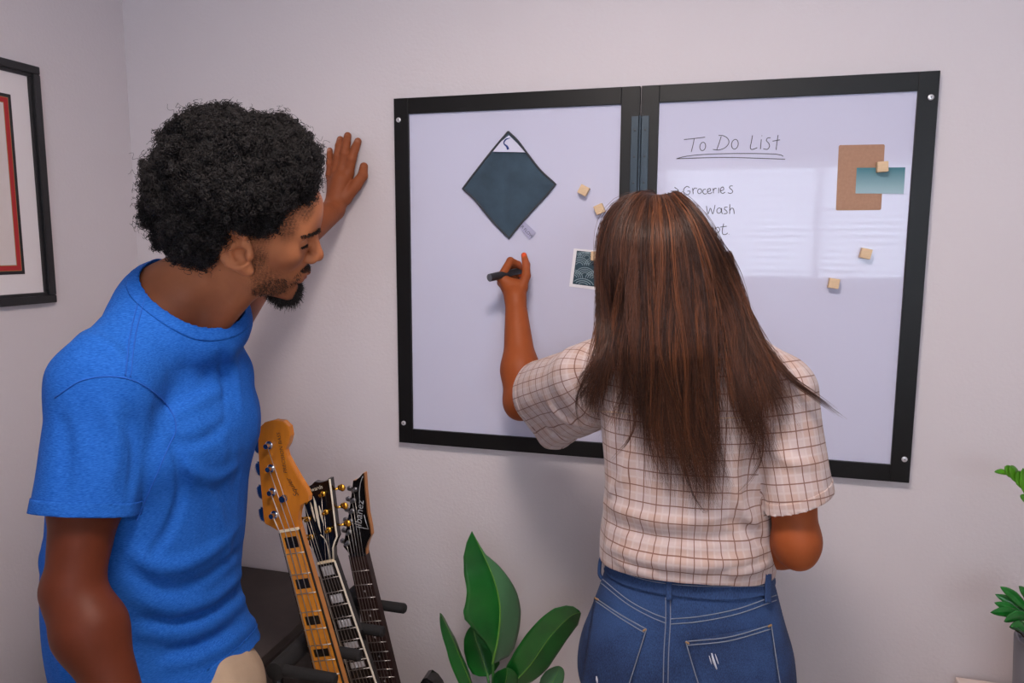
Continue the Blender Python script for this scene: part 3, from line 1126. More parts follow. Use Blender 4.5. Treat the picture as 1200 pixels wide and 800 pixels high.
obj('headstock_lettering', text_me('headstock_lettering', 'Edwards', .0125, P(345 + 98 / S6, 545 + 216 / S6, y=yl + .003), d3, (0, 0, 1), .0003, .1), M_bind, lpg)

hi = planepts([(432, 715), (408, 678), (376, 640), (392, 545), (410, 430), (430, 310), (445, 200), (452, 124), (478, 118), (505, 95), (530, 65), (541, 66), (550, 200), (568, 380), (588, 480), (597, 548), (572, 596), (556, 650), (555, 705)], 345, 545, S6, yi)
ib_posts = [((345 + a / S6, 545 + b_ / S6), -1, 0) for a, b_ in ((417, 608), (427, 524), (440, 440), (450, 358), (462, 276), (472, 192))]
ibg, iat = guitar('electric_guitar', 'black electric guitar with pointed headstock, natural wood edge and dot inlays', yi, hi,
                  [(409.5, 652.5), (428.5, 650.5)], [(439, 797), (463.5, 797)], .648, 24, body_generic(ib_body),
                  ((M_gblk, M_natural), M_rose, M_rose, M_gblk, mat('dark_chrome', (120, 120, 126), .3, metal=.9)), 6, ib_posts,
                  dict(kind='dot', frets=(3, 5, 7, 9, 12, 15), w=.2, h=.2, mat=M_pearl, edge=M_rose, post=.0058, key_out=(.012, .020), key=(.007, .007, .004), order=[0, 1, 2, 3, 4, 5], sg=.9), M_gblk, G)
d4 = P(345 + 528 / S6, 545 + 272 / S6, y=yi) - P(345 + 508 / S6, 545 + 480 / S6, y=yi)
obj('headstock_lettering', text_me('headstock_lettering', 'Ibanez', .0225, P(345 + 522 / S6, 545 + 482 / S6, y=yi + .003), d4, np.cross(A([0, -1.0, 0]), d4), .0003, .1), M_silver, ibg)
fl = planepts([(480, 482), (530, 492), (574, 502), (556, 450), (540, 390)], 345, 545, S6, yi)
obj('headstock_flourish', tube_me('headstock_flourish', [(p[0], yi + .0028, p[1]) for p in fl], .0009, 5), M_silver, ibg)
fl = planepts([(505, 270), (503, 210), (512, 140), (530, 88)], 345, 545, S6, yi)
obj('headstock_flourish', tube_me('headstock_flourish', [(p[0], yi + .0028, p[1]) for p in fl], .0009, 5, n=12), M_silver, ibg)

# ------------------------------------------------------------------ guitar rack
M_foam = mat('black_foam', (26, 25, 27), .85, bump=.3, bscale=300)
M_rackm = mat('rack_steel', (30, 30, 32), .4, metal=.4)
rk = thing('guitar_rack', (-.80, -.40, 0), 'black guitar rack with foam padded arms between the necks', 'rack')
zr = .68
obj('top_rail', lathe_me('top_rail', (-.86, -.60, zr), (0, 1, 0), [(0, .010), (.004, .020), (.38, .020), (.384, .010)], 18), M_foam, rk)
for q in ((475.5, 713), (450, 740), (423, 768), (394, 796)):
    e = P(*q, z=zr)
    obj('arm', lathe_me('arm', (-.86, e[1], e[2]), (1, 0, 0), [(0, .0125), (e[0] + .86 - .004, .0125), (e[0] + .86, .009)], 16), M_foam, rk)
for y in (-.585, -.235):
    obj('upright', tube_me('upright', [(-.86, y, zr), (-.86, y, .16), (-.84, y, .03)], .012, 10, n=10), M_rackm, rk)
    obj('foot', tube_me('foot', [(-.90, y, .012), (-.60, y, .012)], .012, 10), M_rackm, rk)
for x in (-.78, -.62):
    obj('base_rail', tube_me('base_rail', [(x, -.585, .036), (x, -.235, .036)], .016, 12), M_foam, rk)

# ================================================================== plants
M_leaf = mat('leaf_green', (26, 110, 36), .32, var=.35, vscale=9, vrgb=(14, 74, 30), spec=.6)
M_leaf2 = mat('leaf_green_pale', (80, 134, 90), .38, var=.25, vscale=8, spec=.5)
M_rib = mat('leaf_midrib', (96, 150, 60), .4)
M_stem = mat('plant_stem', (52, 110, 44), .45)
M_pot = mat('pot_ceramic', (150, 148, 152), .4)
M_soil = mat('soil', (52, 38, 30), .95, bump=.6, bscale=80)


def leaf(parent, spine, width, side, fold, m, name='leaf', nu=26, nv=6, ripple=.02, prof=None, rib=True, t=.0012, m2=None, prof2=None):
    """spine: 3-D points base to tip; side: vector across the blade; fold: degrees each half is raised"""
    sp = smooth_path(spine, nu)
    tt = np.linspace(0, 1, nu)
    pr = np.interp(tt, *prof) if prof else np.sin(np.pi * np.clip(tt, 0, 1) ** .8) ** .7
    pr = np.maximum(pr, .0)
    pr2 = np.interp(tt, *prof2) if prof2 else pr
    T = np.gradient(sp, axis=0)
    T /= np.linalg.norm(T, axis=1, keepdims=True)
    s = A(side, float)
    s = s - T * (T @ s)[:, None]
    s /= np.linalg.norm(s, axis=1, keepdims=True)
    nn = np.cross(T, s)
    V = np.zeros((nu, 2 * nv + 1, 3))
    fl_, fr_ = fold if isinstance(fold, (tuple, list)) else (fold, fold)
    for j in range(-nv, nv + 1):
        f = abs(j) / nv
        ang = math.radians((fr_ if j > 0 else fl_))
        w = width * (pr2 if j > 0 else pr) * f
        rp = ripple * width * np.sin(tt * 17 + (j > 0) * 1.3) * f ** 2
        V[:, j + nv] = sp + s * (np.sign(j) * w * math.cos(ang))[:, None] + nn * (w * math.sin(ang) + rp)[:, None]
    k = 2 * nv + 1
    F = [(a * k + b_, a * k + b_ + 1, (a + 1) * k + b_ + 1, (a + 1) * k + b_) for a in range(nu - 1) for b_ in range(k - 1)]
    o = obj(name, mesh_np(name, V.reshape(-1, 3), A(F)), m, parent)
    if m2:
        o.data.materials.append(m2)
        for i, p in enumerate(o.data.polygons):
            p.material_index = int(i % (k - 1) >= nv)
    modifier_solid(o, t, 0)
    if rib:
        obj('midrib', tube_me('midrib', sp - nn * .0006, [width * .035, width * .006], 6), M_rib, o)
    return o


yp = -.20
pb = P(578, 800, y=yp)
pl = thing('leafy_plant', (pb[0], yp, 0), 'tall plant with broad dark green leaves against the wall', 'plant')
pc = A([pb[0] + .005, yp, 0])
obj('pot', lathe_me('pot', pc, (0, 0, 1), [(0, .060), (.005, .066), (.20, .080), (.215, .084), (.215, .077), (.19, .076)], 32), M_pot, pl)
obj('soil', lathe_me('soil', pc + A([0, 0, .185]), (0, 0, 1), [(0, .075), (.004, .07), (.008, .02)], 24), M_soil, pl)


def leaf_px(pts, w, side, fold, m, **kw):
    sp = A([P(a, b_, y=yy) for a, b_, yy in pts])
    o = leaf(pl, sp, w, side, fold, m, **kw)
    # petiole down to the soil
    base = sp[0]
    foot = pc + A([(base[0] - pc[0]) * .12, (base[1] - pc[1]) * .12, .19])
    midp = (base + foot) / 2 + A([(pc[0] - base[0]) * .3, 0, -.01])
    obj('stem', tube_me('stem', [foot, midp, base + (sp[1] - sp[0]) * .1], [.0065, .005, .0035], 8, n=14), M_stem, pl)
    return o


BW = ([0, .04, .12, .3, .55, .75, .9, .97, 1], [.05, .5, .85, 1.0, .93, .72, .42, .2, .0])
# the large folded leaf: left half dark and curved towards the viewer, right half paler
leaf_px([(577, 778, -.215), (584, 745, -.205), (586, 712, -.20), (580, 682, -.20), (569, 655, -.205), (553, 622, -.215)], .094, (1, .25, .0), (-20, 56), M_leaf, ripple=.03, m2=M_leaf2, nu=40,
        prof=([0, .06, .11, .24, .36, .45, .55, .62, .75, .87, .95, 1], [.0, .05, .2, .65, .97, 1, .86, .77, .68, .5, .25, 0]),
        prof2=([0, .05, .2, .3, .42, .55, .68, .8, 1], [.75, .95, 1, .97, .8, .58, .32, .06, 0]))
leaf_px([(572, 792, -.16), (565, 770, -.15), (558, 750, -.145), (554, 732, -.14)], .045, (1, .3, 0), (15, 15), M_leaf, prof=BW)
leaf_px([(600, 802, -.22), (622, 778, -.225), (645, 745, -.23), (668, 722, -.235), (680, 717, -.235)], .050, (.66, .35, -.75), (14, 14), M_leaf, prof=([0, .1, .3, .5, .7, .85, .95, 1], [.5, .8, 1, .98, .9, .75, .45, .1]), ripple=.02)
leaf_px([(556, 812, -.20), (541, 775, -.205), (527, 742, -.21), (515.5, 718, -.215)], .045, (-.16, .97, .12), (14, 14), M_leaf, prof=BW)
leaf_px([(588, 812, -.235), (592, 800, -.24), (594, 790, -.245), (594, 782, -.245)], .034, (1, .1, 0), (20, 20), M_leaf, prof=BW)
leaf_px([(640, 812, -.17), (648, 798, -.165), (653, 788, -.16), (655, 780, -.16)], .030, (1, .3, 0), (20, 20), M_leaf2, prof=BW)

# second plant, at the right edge, in a grey pot on a low white cabinet
M_cabw = mat('cabinet_white', (226, 208, 200), .45)
cz2 = P(1120, 793.5, y=-.02)[2]
xw0 = P(1120, 793.5, y=-.02)[0]
wc2 = thing('low_white_cabinet', (xw0 + .4, -.2, 0), 'low off-white cabinet under the grey plant pot', 'cabinet')
box('top_panel', xw0, xw0 + .8, -.40, -.016, cz2 - .022, cz2, M_cabw, wc2, .003)
box('side_panel', xw0 + .01, xw0 + .028, -.39, -.02, 0, cz2 - .022, M_cabw, wc2)
box('side_panel', xw0 + .772, xw0 + .79, -.39, -.02, 0, cz2 - .022, M_cabw, wc2)
box('back_panel', xw0 + .028, xw0 + .772, -.03, -.02, .05, cz2 - .022, M_cabw, wc2)
box('base_panel', xw0 + .028, xw0 + .772, -.38, -.03, .05, .07, M_cabw, wc2)
for a, b_ in ((.03, .398), (.402, .77)):
    dd = box('door', xw0 + a, xw0 + b_, -.39, -.372, .075, cz2 - .025, M_cabw, wc2, .002)
    kx = xw0 + (b_ - .04 if a < .2 else a + .04)
    obj('handle', lathe_me('handle', (kx, -.39, .34), (0, -1, 0), [(0, .005), (.01, .005), (.014, .012), (.02, .012), (.022, .006)], 16), M_screw, dd)
yq = -.17
pe = P(1192, 748, y=yq)
pr_ = .085
pcx = pe[0] + pr_ * .98
ph = pe[2] - cz2
p2 = thing('potted_plant', (pcx, yq, cz2), 'glossy green plant with narrow leaves in grey pot on white cabinet', 'plant')
pc2 = A([pcx, yq, cz2])
obj('pot', lathe_me('pot', pc2, (0, 0, 1), [(0, .070), (.004, .076), (ph * .5, .080), (ph - .004, pr_), (ph, pr_ - .002), (ph, pr_ - .007), (ph - .02, pr_ - .009)], 40), mat('pot_grey', (122, 120, 128), .45), p2)
obj('soil', lathe_me('soil', pc2 + A([0, 0, ph - .03]), (0, 0, 1), [(0, pr_ - .008), (.006, .02)], 24), M_soil, p2)
M_zz = mat('zz_leaf', (34, 130, 44), .25, var=.3, vscale=14, vrgb=(16, 88, 30), spec=.6)
M_zz2 = mat('zz_leaf_lime', (96, 160, 30), .3, var=.3, vscale=18, vrgb=(60, 130, 20), spec=.6)
PW = ([0, .08, .3, .55, .8, .95, 1], [.1, .5, .95, 1, .7, .25, 0])


def zz(base, tipdir, ln, w, side, m):
    base = A(base, float)
    d = A(tipdir, float)
    d /= np.linalg.norm(d)
    pts = [base, base + d * ln * .5 + A([0, 0, ln * .06]), base + d * ln - A([0, 0, ln * .05])]
    return leaf(p2, pts, w, side, (18, 18), m, nu=14, nv=3, prof=PW, rib=False, t=.001)


for a, b_, c_, d_, yy in ((1206, 716, 1172, 685, -.20), (1207, 722, 1166, 694, -.18), (1208, 729, 1165, 703.5, -.21), (1206, 726, 1160.5, 715, -.23),
                          (1206, 722, 1169, 711, -.17), (1210, 723, 1176.5, 726, -.25), (1210, 741, 1183, 732, -.26), (1215, 716, 1194, 684, -.22)):
    q0, q1 = P(a, b_, y=-.2), P(c_, d_, y=yy)
    zz(q0, q1 - q0, np.linalg.norm(q1 - q0), .011, (.3, .5, .9), M_zz)
def stalk(pts, r=(.007, .0035)):
    obj('stem', tube_me('stem', pts, list(r), 8, n=24), M_stem, p2)


foot = pc2 + A([0, 0, ph - .025])
st1 = [foot + A([-.02, 0, 0]), P(1212, 740, y=-.2), P(1217, 700, y=-.2)]
stalk(st1)
obj('stem', tube_me('stem', [P(1206, 752, y=-.2), P(1196, 742, y=-.2), P(1189, 737, y=-.2)], .0018, 6), M_soil, p2)
st2 = [foot + A([0, .01, 0]), P(1225, 700, y=-.19), P(1222, 640, y=-.19), P(1210, 595, y=-.19), P(1199, 572, y=-.19), P(1186, 556, y=-.19), P(1176, 552, y=-.19)]
stalk(st2, (.007, .002))
for a, b_, c_, d_, w in ((1183, 555, 1166, 552, .006), (1190, 560, 1178, 546, .011), (1195, 566, 1184, 545, .012), (1199, 572, 1193, 551, .012), (1204, 580, 1199, 548, .012), (1208, 590, 1212, 556, .013), (1208, 590, 1196, 580, .008)):
    q0, q1 = P(a, b_, y=-.19), P(c_, d_, y=-.20)
    zz(q0, q1 - q0, np.linalg.norm(q1 - q0) * 1.05, w, (.8, .5, .3), M_zz2)
st3 = [foot + A([.02, 0, 0]), pc2 + A([.05, -.01, .25]), pc2 + A([.12, -.03, .42])]
stalk(st3)
for i in range(10):
    f = .35 + .06 * i
    b0 = smooth_path(st3, 20)[int(f * 19)]
    sgn = 1 if i % 2 else -1
    zz(b0, (.5 * sgn + .2, -.4 + .1 * i % 3, .5), .085, .013, (.2, .9, .3), M_zz)

# ================================================================== people: shared shapes
def R_axis(ax, deg):
    return A(Matrix.Rotation(math.radians(deg), 3, A(ax, float)))


def ear_sdf(q, s):
    """ear on side s (+1 left, -1 right); q in head space"""
    c = A([-.009, s * .0745, .000])
    M = R_axis((0, 0, 1), s * 14) @ R_axis((0, 1, 0), -16)
    p = (q - c) @ M / A([1.45, 1.3, 1.22])
    p = p * A([1, s, 1])
    # plate, rim, hollow, lobe, tragus
    d = ell(p, (-.004, .004, .004), (.0185, .0062, .029))
    ang = np.linspace(-2.3, 2.35, 12)
    rim = [A([-.004 + .0155 * -math.cos(a), .0085 + .001 * math.cos(a), .006 + .0255 * math.sin(a)]) for a in ang]
    for a, b in zip(rim[:-1], rim[1:]):
        d = smin(d, cap(p, a, b, .0040, .0040), .003)
    d = smin(d, ell(p, (.004, .004, -.024), (.0095, .005, .010)), .006)
    d = smax(d, -ell(p, (.0015, .0120, -.002), (.0092, .0105, .0125)), .002)
    d = smax(d, -ell(p, (-.004, .0120, .017), (.0090, .0075, .0080)), .002)
    ah = [A([-.009, .009, -.012]), A([-.0105, .0095, .004]), A([-.004, .009, .014])]
    for a, b in zip(ah[:-1], ah[1:]):
        d = smin(d, cap(p, a, b, .0026, .0024), .004)
    d = smin(d, ell(p, (.0105, .0065, -.002), (.004, .004, .006)), .004)
    return d * 1.22


def head_sdf(q, male=True, closed=.55):
    """q: head space in metres, x forward, y left, z up, ear canals on the y axis"""
    a = q * A([1, 1, 1])
    ys = np.abs(q[:, 1])
    m = np.column_stack([q[:, 0], ys, q[:, 2]])
    d = ell(a, (-.008, 0, .052), (.097, .076, .080))
    d = smin(d, ell(a, (.028, 0, .045), (.072, .066, .066)), .02)
    d = smin(d, ell(a, (.036, 0, -.010), (.058, .059, .066)), .02)
    d = smin(d, ell(a, (.032, 0, -.055), (.050, .045, .042)), .02)
    gon = A([.012, .052 if male else .047, -.056])
    d = smin(d, cap(m, gon, (.076, .014, -.088), .016, .015), .022)
    d = smin(d, cap(m, (.004, .060, -.005), gon, .014, .016), .02)
    d = smin(d, ell(a, (.081, 0, -.087), (.0155, .019, .0155)), .016)
    d = smin(d, ell(a, (.074, 0, -.047), (.029, .028, .028)), .016)
    d = smin(d, ell(m, (.056, .044, -.002), (.022, .018, .016)), .030)
    d = smin(d, cap(m, (.0905, .006, .041), (.078, .042, .042), .0105 if male else .008, .009), .014)
    d = smin(d, ell(a, (.072, 0, .070), (.028, .048, .034)), .02)
    # eye sockets, lids
    d = smax(d, -ell(m, (.096, .033, .022), (.017, .019, .0125)), .012)
    lid = ell(m, (.0745, .0325, .0215), (.0145, .0150, .0138))
    d = smin(d, lid, .004)
    # nose
    d = smin(d, cap(a, (.094, 0, .030), (.110, 0, -.006), .0068, .0098), .010)
    d = smin(d, ell(a, (.1115, 0, -.0125), (.0118, .0115, .0105)), .006)
    d = smin(d, ell(m, (.1005, .0125, -.0165), (.0125, .0082, .0088)), .006)
    d = smax(d, -ell(m, (.1045, .0068, -.0275), (.006, .0038, .006)), .003)
    # mouth
    up = [A([.0815, .0265, -.0525]), A([.094, .014, -.0475]), A([.1025, .004, -.0455]), A([.1015, 0, -.0468])]
    lo = [A([.0815, .0255, -.0535]), A([.0925, .014, -.0588]), A([.0985, 0, -.0605])]
    for u, v in zip(up[:-1], up[1:]):
        d = smin(d, cap(m, u, v, .0052, .0054), .005)
    for u, v in zip(lo[:-1], lo[1:]):
        d = smin(d, cap(m, u, v, .0055, .0068), .005)
    slit = [A([.086, .026, -.053]), A([.100, .012, -.0535]), A([.109, 0, -.0535])]
    for u, v in zip(slit[:-1], slit[1:]):
        d = smax(d, -cap(m, u, v, .0012, .0014), .003)
    d = smax(d, -cap(m, (.1085, .0025, -.031), (.1085, .0028, -.040), .0022, .0022), .005)
    d = smax(d, -ell(a, (.1035, 0, -.0715), (.008, .020, .005)), .010)
    # slit between the eyelids
    for s in (1,):
        zz_ = .0215 - .006 * closed
        d = smax(d, -ell(m, (.0895, .0330, zz_), (.012, .0125, .0034 * (1.2 - closed))), .0022)
    d = smin(d, np.minimum(ear_sdf(q, 1), ear_sdf(q, -1)), .005)
    return d


def finger_union(p, chains, k=.004):
    """chains: list of [(point, radius), ...]"""
    d = None
    for ch in chains:
        e = None
        for (a, ra), (b, rb) in zip(ch[:-1], ch[1:]):
            c = cap(p, a, b, ra, rb)
            e = c if e is None else smin(e, c, .003)
        d = e if d is None else smin(d, e, k)
    return d


def fold_disp(folds):
    """folds: list of (polyline (n,3), amplitude, width) -> displacement function"""
    F_ = [(A(p), a, w) for p, a, w in folds]

    def g(p):
        o = np.zeros(len(p))
        for pl_, a, w in F_:
            lo, hi = pl_.min(0) - 3 * w, pl_.max(0) + 3 * w
            m = np.all((p > lo) & (p < hi), axis=1)
            if not m.any():
                continue
            q = p[m]
            best = np.full(len(q), 1e9)
            tb = np.zeros(len(q))
            n = len(pl_) - 1
            for i in range(n):
                ba = pl_[i + 1] - pl_[i]
                h = np.clip((q - pl_[i]) @ ba / (ba @ ba), 0, 1)
                dd = np.linalg.norm(q - pl_[i] - h[:, None] * ba, axis=1)
                b = dd < best
                best[b] = dd[b]
                tb[b] = (i + h[b]) / n
            o[m] += a * np.exp(-(best / w) ** 2) * np.sin(np.pi * np.clip(tb, .02, .98)) ** .6
        return o
    return g


def frame_cols(front, up):
    u = A(up, float) / np.linalg.norm(up)
    f = A(front, float)
    f = f - u * (f @ u)
    f /= np.linalg.norm(f)
    return np.stack([f, np.cross(u, f), u], 1)


def skin_mat(name, rgb, rough=.52):
    return mat(name, rgb, rough, spec=.2, var=.10, vscale=45, attr='Col', bump=.12, bscale=900, bdist=.0006, sss=.06)


def shoe(parent, ankle, front, m, m2, length=.27):
    F3_ = frame_cols((front[0], front[1], 0), (0, 0, 1))
    O = A([ankle[0], ankle[1], 0.0])

    def f(p):
        q = (p - O) @ F3_
        d = cap(q, (-.055, 0, .045), (.06, 0, .038), .042, .040)
        d = smin(d, ell(q, (length - .13, 0, .034), (.075, .047, .034)), .03)
        d = smin(d, cap(q, (-.03, 0, .05), (-.02, 0, .10), .044, .046), .03)
        return smax(d, .012 - q[:, 2], .004)

    def g(p):
        q = (p - O) @ F3_
        d = cap(q * A([1, 1, 0]), (-.05, 0, 0), (length - .125, 0, 0), .045, .049)
        return smax(d, np.abs(q[:, 2] - .009) - .009, .004)
    lo, hi = O - A([.22, .22, 0.01]), O + A([.22, .22, .17])
    sh = obj('shoe', mesh_np('shoe', *surfnet(f, lo, hi, .007)), m, parent)
    obj('sole', mesh_np('sole', *surfnet(g, lo, hi, .005)), m2, sh)
    lacep = []
    for k in range(4):
        x, z = .03 + .022 * k, .088 - .009 * k
        a, c, b = [O + F3_ @ A([x, s * .022, z - abs(s) * .006]) for s in (-1, 0, 1)]
        lacep.append(smooth_path([a, c + A([0, 0, .004]), b], 8))
    V, F, _ = tubes_np(A(lacep), np.full((4, 8), .0028), 6)
    obj('laces', mesh_np('laces', V, F), m2, sh)
    return sh

# ================================================================== the man
HM = rot_ypr(34.5, 14.1, 26.9)
HO = A([-.767, -.748, 1.588])
HS = 1.014


def to_head(p):
    return ((p - HO) @ HM) / HS


def from_head(q):
    return HO + HS * (A(q, float) @ HM.T)


shR = P(122, 452, y=-.935)
shL = P(250, 384, y=-.61)
elR = P(86, 690, y=-1.025)
wrR = P(152, 850, y=-1.045)
hdR = P(186, 930, y=-1.04)
NB = P(222, 350, y=-.765)
PEL = P(166, 805, y=-.79)
wrL = P(391, 246, y=-.055)
elL = P(312, 304, y=-.34)
UP = NB - PEL
TF = frame_cols((1, .10, 0), UP)          # torso: columns front, left, up
TL_ = np.linalg.norm(UP)
man = thing('person', (PEL[0], PEL[1], 0), 'man with dark curly hair in blue t-shirt leaning one hand on the wall', 'person')


def torso_m(p, g=0.0):
    S = [(-.06, .094, 0, .182 + g, .192 + g), (.02, .074, 0, .172 + g, .190 + g), (.08, .032, 0, .152 + g, .188 + g), (.18, -.008, 0, .136 + g, .184 + g), (.32, -.014, 0, .130 + g, .192 + g),
         (.43, -.018, 0, .124 + g, .190 + g), (.50, -.008, 0, .122 + g, .192 + g), (.555, -.004, .01, .106 + g, .168 + g), (.60, -.014, .01, .082 + g, .122 + g), (.645, -.02, 0, .060 + g, .078 + g)]
    return sweep(p, PEL, TF, S, 2.2, .03)


neck0 = from_head((-.020, 0, -.035))
neck1 = PEL + TF @ A([-.035, 0, TL_ - .03])


def m_neck(p):
    d = cap(p, neck0, neck1, .060, .068)
    d = smin(d, cap(p, from_head((.02, -.035, -.055)), PEL + TF @ A([.05, -.02, TL_ - .06]), .026, .02), .03)
    d = smin(d, cap(p, neck1, shR * .55 + neck1 * .45 + A([0, 0, .012]), .062, .05), .05)
    d = smin(d, cap(p, neck1, shL * .55 + neck1 * .45 + A([0, 0, .012]), .062, .05), .05)
    return d


def m_armR(p):
    d = cap(p, shR, shR * .45 + elR * .55, .060, .053)
    d = smin(d, cap(p, shR * .45 + elR * .55, elR, .050, .0385), .02)
    fb = elR * .7 + wrR * .3
    d = smin(d, cap(p, elR, fb, .0385, .0455), .02)
    d = smin(d, cap(p, fb, wrR, .046, .029), .03)
    d = smin(d, cap(p, elR + A([-.010, -.004, 0]), elR + A([-.010, -.004, -.02]), .027, .026), .02)
    return d


def m_armL(p):
    d = cap(p, shL, elL, .060, .046)
    fb = elL * .7 + wrL * .3
    d = smin(d, cap(p, elL, fb, .045, .046), .03)
    d = smin(d, cap(p, fb, wrL, .045, .0295), .03)
    return d


def W(px, py, y):
    return P(px, py, y=y)


# left hand spread on the wall: wrist, palm, five fingers
hl_palm = [(W(392, 240, -.045), .027), (W(399, 212, -.036), .030)]
HL = dict(
    index=[(W(408, 203, -.026), 0.01485), (W(412, 187, -.030), 0.01232), (W(416, 174, -.022), 0.01100), (W(419.5, 165.5, -.012), 0.00946)],
    middle=[(W(401, 199, -.028), 0.01485), (W(404, 180, -.032), 0.01254), (W(406, 167, -.023), 0.01100), (W(407.5, 159, -.012), 0.00968)],
    ring=[(W(394, 200, -.027), 0.01342), (W(396, 183, -.031), 0.01210), (W(397.5, 171, -.023), 0.01067), (W(398.8, 163.5, -.012), 0.00924)],
    little=[(W(387.5, 205, -.025), 0.01232), (W(387, 191, -.027), 0.00968), (W(386.6, 182, -.020), 0.00858), (W(386.5, 176, -.011), 0.00748)],
    thumb=[(W(404, 232, -.036), 0.01815), (W(417, 217, -.028), 0.01562), (W(425, 206, -.022), 0.01342), (W(426.5, 195, -.013), 0.01078)])


def m_handL(p):
    d = cap(p, hl_palm[0][0], hl_palm[1][0], .026, .026)
    mid = W(397, 216, -.032)
    for k in ('index', 'middle', 'ring', 'little'):
        d = smin(d, cap(p, W(394, 236, -.040), HL[k][0][0], .021, HL[k][0][1]), .010)
    d = smin(d, cap(p, W(396, 236, -.042), HL['thumb'][0][0], .022, .0175), .012)
    d = smin(d, cap(p, HL['thumb'][0][0], W(408, 205, -.026), .012, .008), .010)
    f = finger_union(p, list(HL.values()), .0025)
    d = smin(d, f, .006)
    for k in ('index', 'middle', 'ring', 'little'):      # tendons and knuckles on the back of the hand
        d = smin(d, ell(p, HL[k][0][0] + A([0, -.008, 0]), (.0075, .007, .0085)), .006)
        d = smin(d, ell(p, HL[k][1][0] + A([0, -.003, 0]), (.0088, .0085, .009)), .005)
    return d


# right hand hanging, relaxed
fdir = (hdR - wrR) / np.linalg.norm(hdR - wrR)
side = np.cross(fdir, A([.2, -1, 0]))
side /= np.linalg.norm(side)
dors = np.cross(side, fdir)


def m_handR(p):
    pal = wrR + fdir * .08
    d = cap(p, wrR + fdir * .01, pal, .028, .030)
    chains = []
    for k, (off, ln) in enumerate(((.030, .075), (.010, .084), (-.010, .077), (-.029, .060))):
        b = wrR + fdir * .088 + side * off
        c1 = b + fdir * ln * .48 - dors * .010
        c2 = c1 + fdir * ln * .28 - dors * .016
        c3 = c2 + fdir * ln * .16 - dors * .018
        chains.append([(b, .012), (c1, .0098), (c2, .0088), (c3, .0075)])
        d = smin(d, cap(p, wrR + fdir * .03, b, .02, .012), .01)
    t0 = wrR + fdir * .03 + side * .028
    t1 = t0 + fdir * .035 + side * .022 - dors * .01
    t2 = t1 + fdir * .030 + side * .004 - dors * .012
    t3 = t2 + fdir * .022 - side * .004 - dors * .008
    chains.append([(t0, .016), (t1, .0125), (t2, .0105), (t3, .0085)])
    return smin(d, finger_union(p, chains, .0025), .006)


hipL = PEL + A([.0, .070, -.02])
hipR = PEL + A([-.0, -.095, -.02])
ftL, ftR = A([PEL[0] + .05, -.755, 0]), A([PEL[0] - .06, -.945, 0])


def m_legs(p):
    d = None
    for h, f in ((hipL, ftL), (hipR, ftR)):
        kn = (h * .52 + (f + A([0, 0, .08])) * .48) + A([.02, 0, 0])
        e = smin(cap(p, h, kn, .085, .056), cap(p, kn, f + A([-.01, 0, .09]), .056, .040), .03)
        e = smin(e, ell(p, kn * .7 + f * .3 + A([-.02, 0, .03]), (.052, .050, .10)), .03)
        e = smin(e, ell(p, f + A([.05, 0, .045]), (.10, .040, .035)), .03)
        d = e if d is None else np.minimum(d, e)
    return smin(d, ell(p, PEL + A([0, 0, .0]), (.125, .17, .13)), .05)


def m_skin(p):
    d = head_sdf(to_head(p), True) * HS
    d = smin(d, m_neck(p), .022)
    return d


def m_low(p, d):
    d = smin(d, torso_m(p, -.035), .03)
    d = smin(d, m_armR(p), .008)
    d = smin(d, m_armL(p), .02)
    return d


def bb(pts, r):
    pts = A(pts)
    return pts.min(0) - r, pts.max(0) + r


parts = []
# head and neck, fine
nk_n = (neck1 - neck0) / np.linalg.norm(neck1 - neck0)
cutp = neck0 + nk_n * .055


def c_neck(p):
    return (p - cutp) @ nk_n


hv = A([from_head((x, y, z)) for x in (-.11, .13) for y in (-.10, .10) for z in (-.12, .14)])
V, F = surfnet(m_skin, hv.min(0), hv.max(0), .0021)
V, F = crop(V, F, c_neck)
headV = V
parts.append((V, F))
V, F = surfnet(lambda p: m_low(p, m_skin(p)), A([min(shR[0], neck1[0]) - .10, -.98, 1.30]), A([neck1[0] + .16, -.52, 1.62]), .005)
V, F = crop(V, F, lambda p: np.maximum(-c_neck(p), 1.33 - p[:, 2]))
parts.append((V, F))
V, F = surfnet(lambda p: smin(smin(m_low(p, m_neck(p)), m_legs(p), .03), m_handR(p), .010), A([min(elR[0], ftR[0]) - .16, -1.15, -.0]), A([PEL[0] + .34, -.50, 1.345]), .007)
V, F = crop(V, F, lambda p: p[:, 2] - 1.33)
parts.append((V, F))
# left arm from the shoulder, then the hand, fine
ha = (wrL - elL) / np.linalg.norm(wrL - elL)
cutw = wrL - ha * .035


def c_wr(p):
    return (p - cutw) @ ha


lo, hi = bb([shL, wrL], .075)
V, F = surfnet(lambda p: smin(m_armL(p), m_handL(p), .012), lo, hi, .005)
V, F = crop(V, F, c_wr)
parts.append((V, F))
lo, hi = bb([W(380, 255, -.06), W(432, 150, -.006), W(380, 255, -.10), cutw], .02)
hi[1] = -.0005
V, F = surfnet(lambda p: smax(smin(m_armL(p), m_handL(p), .012), p[:, 1] + .0035, .004), lo, hi, .0019)
V, F = crop(V, F, lambda p: -c_wr(p))
handV0 = sum(len(v) for v, f in parts)
parts.append((V, F))
V, F = merge(parts)

# colours: skin, lips, stubble, nails
skin = A(lin((92, 42, 24)))  # body base darkened: the shade on the right arm is painted in
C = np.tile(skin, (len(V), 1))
q = to_head(V)
isH = np.zeros(len(V), bool)
isH[:len(headV)] = True
ym = np.abs(q[:, 1])


def blob(c, r, hard=2.0):
    qq = np.column_stack([q[:, 0], ym, q[:, 2]])
    return np.exp(-np.sum(((qq - A(c)) / A(r)) ** 2, axis=1) ** hard) * isH


def mixc(w, col):
    global C
    w = np.clip(w, 0, 1)[:, None]
    C = C * (1 - w) + A(col) * w


